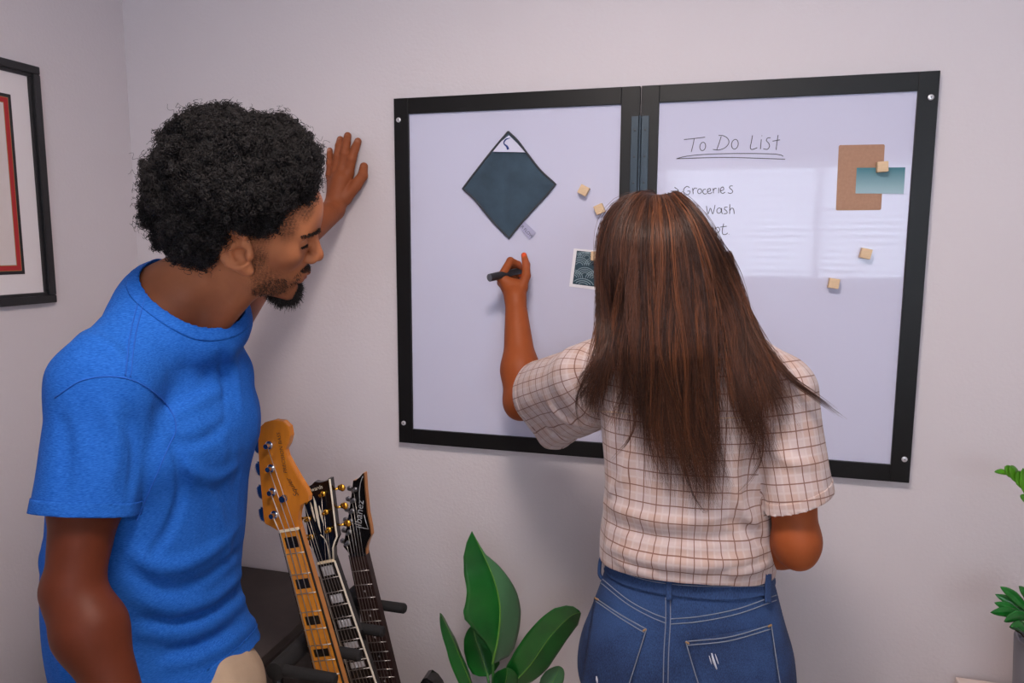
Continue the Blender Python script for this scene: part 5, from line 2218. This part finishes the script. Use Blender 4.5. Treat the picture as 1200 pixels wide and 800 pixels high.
def shirt(p):
    d = shirt0(p)
    m = np.abs(d) < .03
    pm = p[m]
    d[m] -= w_disp(pm) + .0018 * vnoise(pm * A([8, 8, 6]), 41) + .0009 * vnoise(pm * A([20, 20, 12]), 42)
    return d


def c_slL(p):
    return np.where((slL(p) < w_torso(p, .004) + .003) & (p[:, 0] < -.24), (p - hL) @ nL, -.05)


def c_slR(p):
    return np.where((slR(p) < w_torso(p, .004) + .003) & (p[:, 0] > .05), (p - sR1) @ nR, -.05)


wNC = A([wNB[0] - .005, wNB[1] + .012, 1.47])


def c_shirt(p):
    return np.maximum.reduce([.072 - np.linalg.norm(p - wNC, axis=1), (.984 + .010 * np.clip(-(p[:, 0] - WX) / .1, 0, 1)) + .008 * np.sin((p[:, 0] + .1) * 16) - p[:, 2], c_slL(p), c_slR(p)])


lo, hi = A([-.60, -.68, .94]), A([.28, -.08, 1.52])
VS, FS = surfnet(shirt, lo, hi, .0042)
V, F = crop(VS, FS, c_shirt)


def plaid_uv(V, F):
    fc = V[F].mean(1)
    dt, dl, dr = w_torso(fc, .004), slL(fc) - .004, slR(fc) - .004
    which = np.argmin(np.stack([dt, dl, dr]), 0)
    L = V[F]                                        # (m,4,3)
    uv = np.zeros((len(F), 4, 2))
    q = (L - A([WX, WY, 0])) @ WF
    th = np.arctan2(q[..., 1], -q[..., 0])          # 0 at the back
    uv[..., 0] = th * .135 + q[..., 1] * .12
    uv[..., 1] = L[..., 2]
    for k, (o, ax, ref) in ((1, (wshL, sdL, A([0, 0, 1.0]))), (2, (wshR, sdR, A([0, -1.0, 0])))):
        m = which == k
        u1 = ref - ax * (ref @ ax)
        u1 /= np.linalg.norm(u1)
        u2 = np.cross(ax, u1)
        r = L[m] - o
        a = np.arctan2(r @ u2, r @ u1)
        a0 = a[:, :1]
        a = a0 + (a - a0 + np.pi) % (2 * np.pi) - np.pi
        uv[m, :, 0] = a * .075
        uv[m, :, 1] = r @ ax + .011
    return uv.reshape(-1, 2)


m_plaid, nt, b = nodes_of('plaid_cotton')
N, Lk = nt.nodes.new, nt.links.new
uvn = N('ShaderNodeUVMap')
sep = N('ShaderNodeSeparateXYZ')
Lk(uvn.outputs[0], sep.inputs[0])


def math_n(op, a, b_=None, clamp=False):
    n = N('ShaderNodeMath')
    n.operation = op
    n.use_clamp = clamp
    for i, v in enumerate((a, b_)):
        if v is None:
            continue
        if isinstance(v, (int, float)):
            n.inputs[i].default_value = v
        else:
            Lk(v, n.inputs[i])
    return n.outputs[0]


def band(src, period, offset, half, soft):
    t = math_n('FRACT', math_n('ADD', math_n('DIVIDE', src, period), 10 + offset))
    d_ = math_n('ABSOLUTE', math_n('SUBTRACT', t, .5))
    return math_n('SUBTRACT', 1.0, math_n('DIVIDE', math_n('SUBTRACT', d_, half), soft, True), True)


def mixcol(fac, c1, c2):
    n = N('ShaderNodeMix')
    n.data_type = 'RGBA'
    Lk(fac, n.inputs[0])
    for i, c in ((6, c1), (7, c2)):
        if isinstance(c, tuple):
            n.inputs[i].default_value = (*lin(c), 1)
        else:
            Lk(c, n.inputs[i])
    return n.outputs[2]


per = .0285
wide = math_n('MULTIPLY', math_n('ADD', band(sep.outputs[0], per * 2, .25, .18, .06), band(sep.outputs[1], per * 2, .25, .18, .06)), .26)
col = mixcol(wide, (186, 168, 166), (180, 146, 128))
wl = math_n('MULTIPLY', math_n('MAXIMUM', band(sep.outputs[0], per, .5, .0, .10), band(sep.outputs[1], per, .5, .0, .10)), .35)
col = mixcol(wl, col, (206, 194, 194))
th_ = math_n('MULTIPLY', math_n('MAXIMUM', band(sep.outputs[0], per, 0, .026, .02), band(sep.outputs[1], per, 0, .026, .02)), .85)
col = mixcol(th_, col, (104, 60, 42))
Lk(col, b.inputs['Base Color'])
b.inputs['Roughness'].default_value = .85
b.inputs['Sheen Weight'].default_value = .15
tc = N('ShaderNodeTexCoord')
nz = N('ShaderNodeTexNoise')
nz.inputs['Scale'].default_value = 700
bp = N('ShaderNodeBump')
bp.inputs['Strength'].default_value = .2
bp.inputs['Distance'].default_value = .0008
Lk(tc.outputs['Object'], nz.inputs[0])
Lk(nz.outputs[0], bp.inputs['Height'])
Lk(bp.outputs[0], b.inputs['Normal'])

sh_o = obj('shirt', mesh_np('shirt', V, F, uvs=plaid_uv(V, F)), m_plaid, woman)
modifier_solid(sh_o, .002, -1)
sh_o['label'] = 'cream short sleeved shirt with thin brown plaid lines'
_, gS = grad(shirt0, VS)
VB = VS + .0014 * gS / (np.linalg.norm(gS, axis=1, keepdims=True) + 1e-9)
for nm, c in (('sleeve_hem', lambda p: np.maximum(c_slR(p) - .0005, -.018 - c_slR(p))), ('sleeve_hem', lambda p: np.maximum(c_slL(p) - .0005, -.018 - c_slL(p))),
              ('collar', lambda p: np.maximum(.070 - np.linalg.norm(p - wNC, axis=1), np.linalg.norm(p - wNC, axis=1) - .105))):
    v_, f_ = crop(VB, FS, c)
    if len(f_):
        o = obj(nm, mesh_np(nm, v_, f_, uvs=plaid_uv(v_, f_)), m_plaid, sh_o)
        modifier_solid(o, .0014, -1)
M_seam = mat('cream_seam', (206, 176, 150), .8)
for pts in ([(693, 481), (720, 483), (760, 487), (820, 490), (870, 489), (890, 488)], [(888, 428), (890, 455), (889, 490), (886, 520)]):
    pp = smooth_path(A([(a, b_, 0) for a, b_ in pts]), 40)
    h, dm = march(lambda p: shirt(p) - .0005, pp[:, 0], pp[:, 1])
    h = h[dm < .004]
    if len(h) > 4:
        obj('seam', tube_me('seam', h, .0010, 5), M_seam, sh_o)

# ---- jeans
m_den, nt, b = nodes_of('denim')
N, Lk = nt.nodes.new, nt.links.new
tc = N('ShaderNodeTexCoord')
n1 = N('ShaderNodeTexNoise')
n1.inputs['Scale'].default_value = 7
n1.inputs['Detail'].default_value = 4
n2 = N('ShaderNodeTexNoise')
n2.inputs['Scale'].default_value = 3
n2.inputs['Detail'].default_value = 5
mp = N('ShaderNodeMapping')
mp.inputs['Scale'].default_value = (420, 420, 60)
Lk(tc.outputs['Object'], n1.inputs[0])
Lk(tc.outputs['Object'], mp.inputs[0])
Lk(mp.outputs[0], n2.inputs[0])
a1 = N('ShaderNodeMath')
a1.operation = 'ADD'
Lk(n1.outputs[0], a1.inputs[0])
Lk(n2.outputs[0], a1.inputs[1])
rp = N('ShaderNodeValToRGB')
rp.color_ramp.elements[0].position = .38
rp.color_ramp.elements[1].position = .66
rp.color_ramp.elements[0].color = (*lin((12, 28, 64)), 1)
rp.color_ramp.elements[1].color = (*lin((48, 80, 130)), 1)
hf = N('ShaderNodeMath')
hf.operation = 'MULTIPLY'
hf.inputs[1].default_value = .5
Lk(a1.outputs[0], hf.inputs[0])
Lk(hf.outputs[0], rp.inputs[0])
Lk(rp.outputs[0], b.inputs['Base Color'])
b.inputs['Roughness'].default_value = .9
bp = N('ShaderNodeBump')
bp.inputs['Strength'].default_value = .3
bp.inputs['Distance'].default_value = .001
Lk(n2.outputs[0], bp.inputs['Height'])
Lk(bp.outputs[0], b.inputs['Normal'])
M_thread = mat('denim_stitch', (118, 126, 142), .8)
M_fade = mat('denim_frayed', (186, 188, 200), .9, bump=.5, bscale=500)
M_tan = mat('stitch_tan', (150, 118, 84), .8)


def jeans(p):
    S = [(.70, -.006, 0, .120, .172), (.76, -.010, 0, .124, .198), (.82, -.010, 0, .122, .195), (.88, -.006, 0, .114, .178), (.94, 0, 0, .106, .160), (.985, 0, 0, .101, .148), (1.03, 0, 0, .099, .146)]
    d = sweep(p, A([WX + .006, WY, 0]), WF, S, 2.3, .02)
    for sx in (-1, 1):
        d = smin(d, ell(p, A([WX + sx * .082, WY - .058, .79]), (.082, .070, .095)), .035)
    for f in (wftL, wftR):
        d = smin(d, w_leg(p, f, .100, .070, .062), .03)
    return d - .0012 * vnoise(p * A([10, 10, 8]), 51)


jt = .0


def c_waist(p):
    return p[:, 2] - (1.004 + .06 * (p[:, 1] - WY) + .02 * np.clip(-(p[:, 0] - WX) / .15, 0, 1) * 0)


V, F = surfnet(jeans, A([-.32, -.72, .06]), A([.28, -.28, 1.05]), .0055)
_, gj = grad(jeans, V)
VJ = V + .0028 * gj / (np.linalg.norm(gj, axis=1, keepdims=True) + 1e-9)
FJ = F
V, F = crop(V, F, lambda p: np.maximum(c_waist(p), .085 - p[:, 2]))
jn = obj('jeans', mesh_np('jeans', V, F), m_den, woman)
modifier_solid(jn, .003, -1)
jn['label'] = 'blue denim jeans with worn back pockets'
v_, f_ = crop(VJ, FJ, lambda p: np.maximum(c_waist(p) - .001, -.036 - c_waist(p)))
wb = obj('waistband', mesh_np('waistband', v_, f_), m_den, jn)
modifier_solid(wb, .0028, -1)


def on_jeans(pts, n, off):
    pp = smooth_path(A([(a, b_, 0) for a, b_ in pts]), n)
    h, dm = march(lambda p: jeans(p) - off, pp[:, 0], pp[:, 1])
    return h


def seam_j(name, pts, r, m, off=.0006, n=50):
    obj(name, tube_me(name, on_jeans(pts, n, off), r, 5), m, jn)


def patch(name, quad, m, off, t, nu=18, nv=18, parent=None):
    """quad: four picture corners (tl, tr, br, bl) laid on the seat of the jeans"""
    u, v = np.meshgrid(np.linspace(0, 1, nu), np.linspace(0, 1, nv), indexing='ij')
    Q = A(quad, float)
    pp = (Q[0][None, None] * ((1 - u) * (1 - v))[..., None] + Q[1] * (u * (1 - v))[..., None] + Q[2] * (u * v)[..., None] + Q[3] * ((1 - u) * v)[..., None]).reshape(-1, 2)
    h, dm = march(lambda p: jeans(p) - off, pp[:, 0], pp[:, 1])
    F_ = [(i * nv + j, (i + 1) * nv + j, (i + 1) * nv + j + 1, i * nv + j + 1) for i in range(nu - 1) for j in range(nv - 1)]
    o = obj(name, mesh_np(name, h, A(F_)), m, parent or jn)
    modifier_solid(o, t, 0)
    return o


lpq = [(697, 700), (757.5, 737), (728, 830), (680, 812)]
rpq = [(803.5, 751.5), (904, 732), (918, 822), (830, 836)]
for qd, lines in ((lpq, [[(697, 700), (727, 720), (757.5, 737)], [(757.5, 737), (744, 780), (728, 830)], [(698, 704), (727, 724), (755, 741)]]),
                  (rpq, [[(803.5, 751.5), (855, 746), (904, 732)], [(904, 732), (911, 780), (918, 822)], [(803.5, 751.5), (815, 790), (830, 836)], [(805, 756), (855, 750.5), (903, 737)]])):
    pk = patch('back_pocket', qd, m_den, .0022, .003)
    for ln_ in lines:
        obj('stitching', tube_me('stitching', on_jeans(ln_, 40, .0042), .0010, 5), M_thread, pk)
    for c in (qd[0], qd[1]):
        h = on_jeans([c, (c[0] + 2, c[1] + 1.5), (c[0] + 4, c[1] + 2.5)] if c is qd[0] else [c, (c[0] - 2, c[1] + 1), (c[0] - 4, c[1] + 2)], 8, .0045)
        obj('bar_tack', tube_me('bar_tack', h, .0018, 6), M_tan, pk)
# yoke, centre seam, waistband stitching
for dy in (0, 6):
    seam_j('yoke_seam', [(703, 676 + dy), (735, 702 + dy * .9), (762, 717 + dy * .9), (780, 724 + dy)], .0009, M_thread)
    seam_j('yoke_seam', [(786, 725 + dy), (820, 722 + dy), (865, 713 + dy), (910, 697 + dy)], .0009, M_thread)
for dx in (0, 5.5):
    seam_j('centre_seam', [(780 + dx, 700), (780 + dx, 730), (778 + dx, 765), (777 + dx, 815)], .0009, M_thread)
seam_j('waist_stitch', [(712, 662), (745, 676), (785, 684), (840, 687), (900, 686)], .0008, M_thread, .0036)
for (x, y0, y1, w) in ((784, 672, 703, 3.6), (900, 672, 706, 3.4)):
    patch('belt_loop', [(x - w, y0), (x + w, y0), (x + w, y1), (x - w, y1)], m_den, .0060, .003, 5, 14)
h0 = P(706.5, 645, y=-.535)
obj('belt_loop', tube_me('belt_loop', [P(711, 643, y=-.53), P(704, 655, y=-.53), P(702.5, 672, y=-.53), P(706, 678, y=-.53)], .0038, 6, n=14), m_den, jn)
for pts, w in (([(834, 765), (836, 773), (840, 784)], .0042), ([(831, 768), (834, 778)], .002), ([(699, 792), (700, 800)], .004), ([(838, 766), (842, 778)], .002)):
    hh = on_jeans(pts, 12, .0038)
    obj('worn_patch', tube_me('worn_patch', hh, [w * .3, w * .6, w * .3], 6), M_fade, jn)
for f in (wftL, wftR):
    shoe(woman, f + A([0, -.01, 0]), (0, 1), mat('shoe_white', (214, 210, 204), .6), M_sole, .25)

# ---- long hair
M_hair = mat('brown_hair', (60, 36, 26), .42, spec=.32, attr='Col')
scalp_c = from_headw((-.012, 0, .050))


def hair_support(p):
    q = to_headw(p)
    d = ell(q, (-.010, 0, .050), (.108, .090, .092)) * wHS
    d = smin(d, cap(p, from_headw((-.055, 0, .0)), A([wNB[0], -.585, 1.40]), .070, .075), .05)
    d = smin(d, shirt0(p) - .010, .03)
    return d


GUIDES = [
    [(752, 231), (724, 243), (707, 266), (702.5, 300), (704, 345), (707, 390), (700, 422), (686, 450), (677, 478)],
    [(754, 231), (729, 248), (714, 280), (711, 330), (712, 380), (707, 425), (694, 455), (684, 492)],
    [(757, 231), (738, 253), (726, 297), (724, 350), (723, 400), (719, 445), (712, 485), (722, 500)],
    [(760, 231), (748, 257), (741, 307), (739, 370), (739, 430), (741, 480), (737, 520)],
    [(764, 231), (757, 260), (754, 318), (754, 390), (756, 450), (762, 500), (768, 555)],
    [(768, 231), (767, 262), (768, 328), (769, 400), (773, 470), (783, 530), (795, 585)],
    [(772, 231), (777, 262), (782, 328), (785, 400), (791, 470), (803, 540), (820, 600)],
    [(776, 231), (788, 262), (797, 328), (803, 400), (809, 470), (820, 540), (830, 602)],
    [(780, 231), (799, 260), (814, 318), (822, 390), (828, 460), (838, 530), (846, 580)],
    [(783, 231), (806, 258), (827, 308), (842, 370), (850, 430), (859, 490), (866, 545)],
    [(786, 232), (812, 257), (838, 303), (857, 358), (867, 410), (878, 460), (888, 510), (884, 552)],
    [(788, 232), (816, 257), (843, 300), (864, 352), (876, 395), (892, 435), (899, 480), (892, 530)],
    [(790, 233), (818, 257), (846, 299), (868, 348), (881, 388), (902, 415), (926, 440), (948, 462)]]
K = 26
gl_ = []
for g in GUIDES:
    pp = smooth_path(A([(a, b_, 0) for a, b_ in g]), K)
    h, dm = march(lambda p: hair_support(p) - .010, pp[:, 0], pp[:, 1])
    r = np.linalg.norm(h - CAM, axis=1)
    miss = dm > 2e-3
    if miss.any() and not miss.all():           # past the edge of the head: carry the depth on
        r[miss] = np.interp(np.flatnonzero(miss), np.flatnonzero(~miss), r[~miss])
    rs = r.copy()
    for _ in range(8):
        rs[1:-1] = (rs[:-2] + 2 * rs[1:-1] + rs[2:]) / 4
    pen = np.maximum(rs - r - .002, 0)
    for _ in range(6):
        pen[1:-1] = np.maximum(pen[1:-1], (pen[:-2] + 2 * pen[1:-1] + pen[2:]) / 4)
    h = CAM + (h - CAM) / np.linalg.norm(h - CAM, axis=1, keepdims=True) * (rs - pen)[:, None]
    yl_ = .016 - .032 * len(gl_) / (len(GUIDES) - 1)
    h = np.vstack([from_headw([(.052, yl_, .1365), (.022, yl_ * 1.1, .149)]), h])
    gl_.append(smooth_path(h, K))
GL = A(gl_)                                      # (G,K,3)


def guide_at(s):
    """s in 0..G-1 -> (n,K,3)"""
    i = np.clip(np.floor(s).astype(int), 0, len(GL) - 2)
    f = (s - i)[:, None, None]
    return GL[i] * (1 - f) + GL[i + 1] * f


toC = CAM - A([WX, WY, 1.35])
toC /= np.linalg.norm(toC)


def strands(nc, per, spread, depth, length, rad, shade, seed, srange=None):
    r = np.random.default_rng(seed)
    s = r.uniform(*(srange or (0, len(GL) - 1.001)), nc)
    t = np.linspace(0, 1, K)
    locks = np.sort(r.uniform(0, len(GL) - 1.001, 30))
    ls = locks[np.argmin(np.abs(s[:, None] - locks[None]), axis=1)]
    wk = (.85 * t ** 1.6)[None, :, None]
    base = guide_at(s) * (1 - wk) + guide_at(ls) * wk
    lph, lfr = (ls * 37.1) % 6.28, 1.2 + (ls * 13.7) % 1.3
    # clump waviness
    ph, fr, am = r.uniform(0, 6.28, (nc, 1)), r.uniform(1.0, 2.4, (nc, 1)), r.uniform(.002, .011, (nc, 1))
    tang = np.gradient(base, axis=1)
    tang /= np.linalg.norm(tang, axis=2, keepdims=True)
    lat = np.cross(tang, toC)
    lat /= np.linalg.norm(lat, axis=2, keepdims=True)
    base = base + lat * (am * np.sin(ph + fr * 2 * np.pi * t[None]) * t[None] ** 1.3)[..., None]
    base = base + lat * ((.011 * t[None] ** 1.5) * np.sin(lph[:, None] + lfr[:, None] * 6.28 * t[None]))[..., None]
    dep = r.uniform(depth[0], depth[1], (nc, 1)) * (.35 + .65 * np.sin(np.pi * np.clip(t, 0, 1) ** .6)[None])
    base = base + toC * dep[..., None]
    n = nc * per
    bi = np.repeat(np.arange(nc), per)
    o1, o2 = r.normal(0, spread, (n, 1)), r.normal(0, spread * .5, (n, 1))
    k = (1.0 - .70 * t[None] ** 1.3) * (.25 + .75 * np.clip(t[None] * 6, 0, 1))
    path = base[bi] + lat[bi] * (o1 * k)[..., None] + toC * (np.abs(o2) * k)[..., None]
    path = path + lat[bi] * (r.normal(0, .0012, (n, 1)) * np.sin(r.uniform(0, 6.28, (n, 1)) + r.uniform(1, 4, (n, 1)) * 6.28 * t[None]))[..., None]
    path = path + lat[bi] * (r.normal(0, .010, (n, 1)) * t[None] ** 5)[..., None] + (lat * (r.normal(0, .012, (nc, 1)) * t[None] ** 4)[..., None])[bi]
    L = r.uniform(*length, (n, 1))
    tt = np.clip(t[None] * L, 0, 1) * (K - 1)
    i0 = np.minimum(tt.astype(int), K - 2)
    f = (tt - i0)[..., None]
    rows = np.arange(n)[:, None]
    path = path[rows, i0] * (1 - f) + path[rows, i0 + 1] * f
    rd = rad * np.interp(t, [0, .1, .75, 1], [.9, 1, .8, .15])[None] * r.uniform(.7, 1.2, (n, 1))
    cl = shade(r, nc)[bi] * r.uniform(.75, 1.3, (n, 1))
    return path, rd, cl


dark, mid_, aub = A(lin((56, 36, 29))), A(lin((84, 52, 38))), A(lin((104, 62, 40)))


def shade(r, n):
    k = r.random((n, 1))
    return np.where(k < .45, dark, np.where(k < .82, mid_, aub))


VV, FF, CC, off = [], [], [], 0
sets = [strands(300, 22, .0058, (.000, .014), (.60, 1.0), .00048, shade, 1), strands(140, 12, .0036, (.006, .022), (.5, 1.0), .00042, shade, 2),
        strands(40, 6, .0060, (.004, .012), (.9, 1.0), .00032, shade, 3), strands(26, 16, .0030, (.004, .014), (.85, 1.0), .00046, shade, 4, (10.6, 11.99))]
# wisps that leave the sheet: towards the right sleeve, and over the left shoulder
wisps = [([(853, 299), (870, 350), (884, 392), (905, 418), (930, 446), (958, 466), (990, 490)], 80, .0019), ([(850, 300), (868, 350), (882, 398), (898, 428), (912, 452), (928, 470), (938, 480)], 50, .0016),
         ([(704, 345), (706, 392), (698, 424), (682, 448), (675, 474), (680, 500), (690, 512)], 14, .0012), ([(712, 380), (706, 425), (690, 452), (676, 470), (688, 486), (708, 484)], 10, .0011),
         ([(740, 440), (744, 490), (738, 512), (725, 530), (712, 545)], 10, .0012), ([(785, 470), (800, 540), (812, 580), (828, 600), (835, 570)], 8, .001), ([(870, 420), (888, 480), (893, 530), (880, 560), (862, 580)], 12, .0014),
         ([(855, 330), (872, 372), (884, 395), (893, 405), (885, 380)], 4, .0008), ([(858, 330), (876, 380), (895, 410), (915, 425), (940, 440)], 6, .0016)]
for pts, n, sp in wisps:
    pp = smooth_path(A([(a, b_, 0) for a, b_ in pts]), K)
    h, dm = march(lambda p: hair_support(p) - .012, pp[:, 0], pp[:, 1])
    r = np.linalg.norm(h - CAM, axis=1)
    miss = dm > 2e-3
    if miss.any() and not miss.all():
        r[miss] = np.interp(np.flatnonzero(miss), np.flatnonzero(~miss), r[~miss])
    for _ in range(4):
        r[1:-1] = (r[:-2] + 2 * r[1:-1] + r[2:]) / 4
    h = CAM + rays(pp[:, 0], pp[:, 1]) * r[:, None]
    t = np.linspace(0, 1, K)
    path = h[None] + rng.normal(0, sp * 2.2, (n, 1, 3)) * (1.05 - .55 * t[None, :, None]) + rng.normal(0, sp, (n, 1, 3)) * np.sin(t * 5)[None, :, None]
    Lw = rng.uniform(.72, 1.0, (n, 1)) * np.ones((1, K)) * t[None] * (K - 1)
    i0 = np.minimum(Lw.astype(int), K - 2)
    fw_ = (Lw - i0)[..., None]
    rows = np.arange(n)[:, None]
    path = path[rows, i0] * (1 - fw_) + path[rows, i0 + 1] * fw_
    sets.append((path, np.full((n, K), .0004) * np.interp(t, [0, .8, 1], [1, .8, .2])[None], shade(rng, n)))
for path, rd, cl in sets:
    v_, f_, c_ = tubes_np(path, np.broadcast_to(rd, path.shape[:2]), 4, cl)
    VV.append(v_)
    FF.append(f_ + off)
    CC.append(c_)
    off += len(v_)
# dark underlayer: the sheet of hair as one soft surface, and the crown over the scalp
u_ = np.linspace(.0, len(GL) - 1.001, 60)
NS = 15
sheet = guide_at(u_)[:, :NS]
_, gsh = grad(hair_support, sheet.reshape(-1, 3))
sheet = sheet - .009 * (gsh / (np.linalg.norm(gsh, axis=1, keepdims=True) + 1e-9)).reshape(sheet.shape)
sheet = sheet + toC * (.0022 * np.sin(u_ * 9.0)[:, None] * np.linspace(0, 1, NS)[None])[..., None]
F_ = A([(i * NS + j, (i + 1) * NS + j, (i + 1) * NS + j + 1, i * NS + j + 1) for i in range(59) for j in range(NS - 1)])
M_under = mat('brown_hair_under', (58, 38, 31), .5, spec=.4, var=.4, vscale=60, stretch=(6, 6, .6))
hair_o = obj('hair', mesh_np('hair', sheet.reshape(-1, 3), F_), M_under, woman)
modifier_solid(hair_o, .006, 0)
hair_o['label'] = 'long straight brown hair with auburn streaks falling down the back'


def crown(p):
    q = to_headw(p)
    d = ell(q, (-.012, 0, .050), (.098, .080, .083)) * wHS
    d = smin(d, cap(p, from_headw((-.055, 0, .0)), A([wNB[0], -.56, 1.41]), .060, .050), .05)
    for s in (-1, 1):       # locks beside the face
        d = smin(d, cap(p, from_headw((.030, s * .078, .050)), from_headw((.030, s * .080, -.10)), .022, .016), .02)
    return smax(d, (q[:, 0] - np.interp(q[:, 2], [-.12, .0, .06, .10, .13], [.048, .052, .060, .072, .09])) * wHS, .01)


V, F = surfnet(crown, whv.min(0) - .06, whv.max(0) + .06, .006)
obj('crown', mesh_np('crown', V, F), M_under, hair_o)
o = obj('strands', mesh_np('strands', np.concatenate(VV), np.concatenate(FF), cols=np.concatenate(CC)), M_hair, hair_o)
o['kind'] = 'stuff'

# ------------------------------------------------------------------ origins of single-mesh things at their base
for o in list(scene.objects):
    if o.parent is None and o.type == 'MESH' and o.location.length < 1e-6:
        n = len(o.data.vertices)
        co = np.empty(n * 3, np.float32)
        o.data.vertices.foreach_get('co', co)
        co = co.reshape(-1, 3)
        b0 = A([(co[:, 0].min() + co[:, 0].max()) / 2, (co[:, 1].min() + co[:, 1].max()) / 2, co[:, 2].min()])
        o.data.vertices.foreach_set('co', (co - b0).astype(np.float32).ravel())
        o.data.update()
        o.location = Vector([float(v) for v in b0])
        for c in o.children:
            c.matrix_parent_inverse = Matrix.Translation(-o.location)
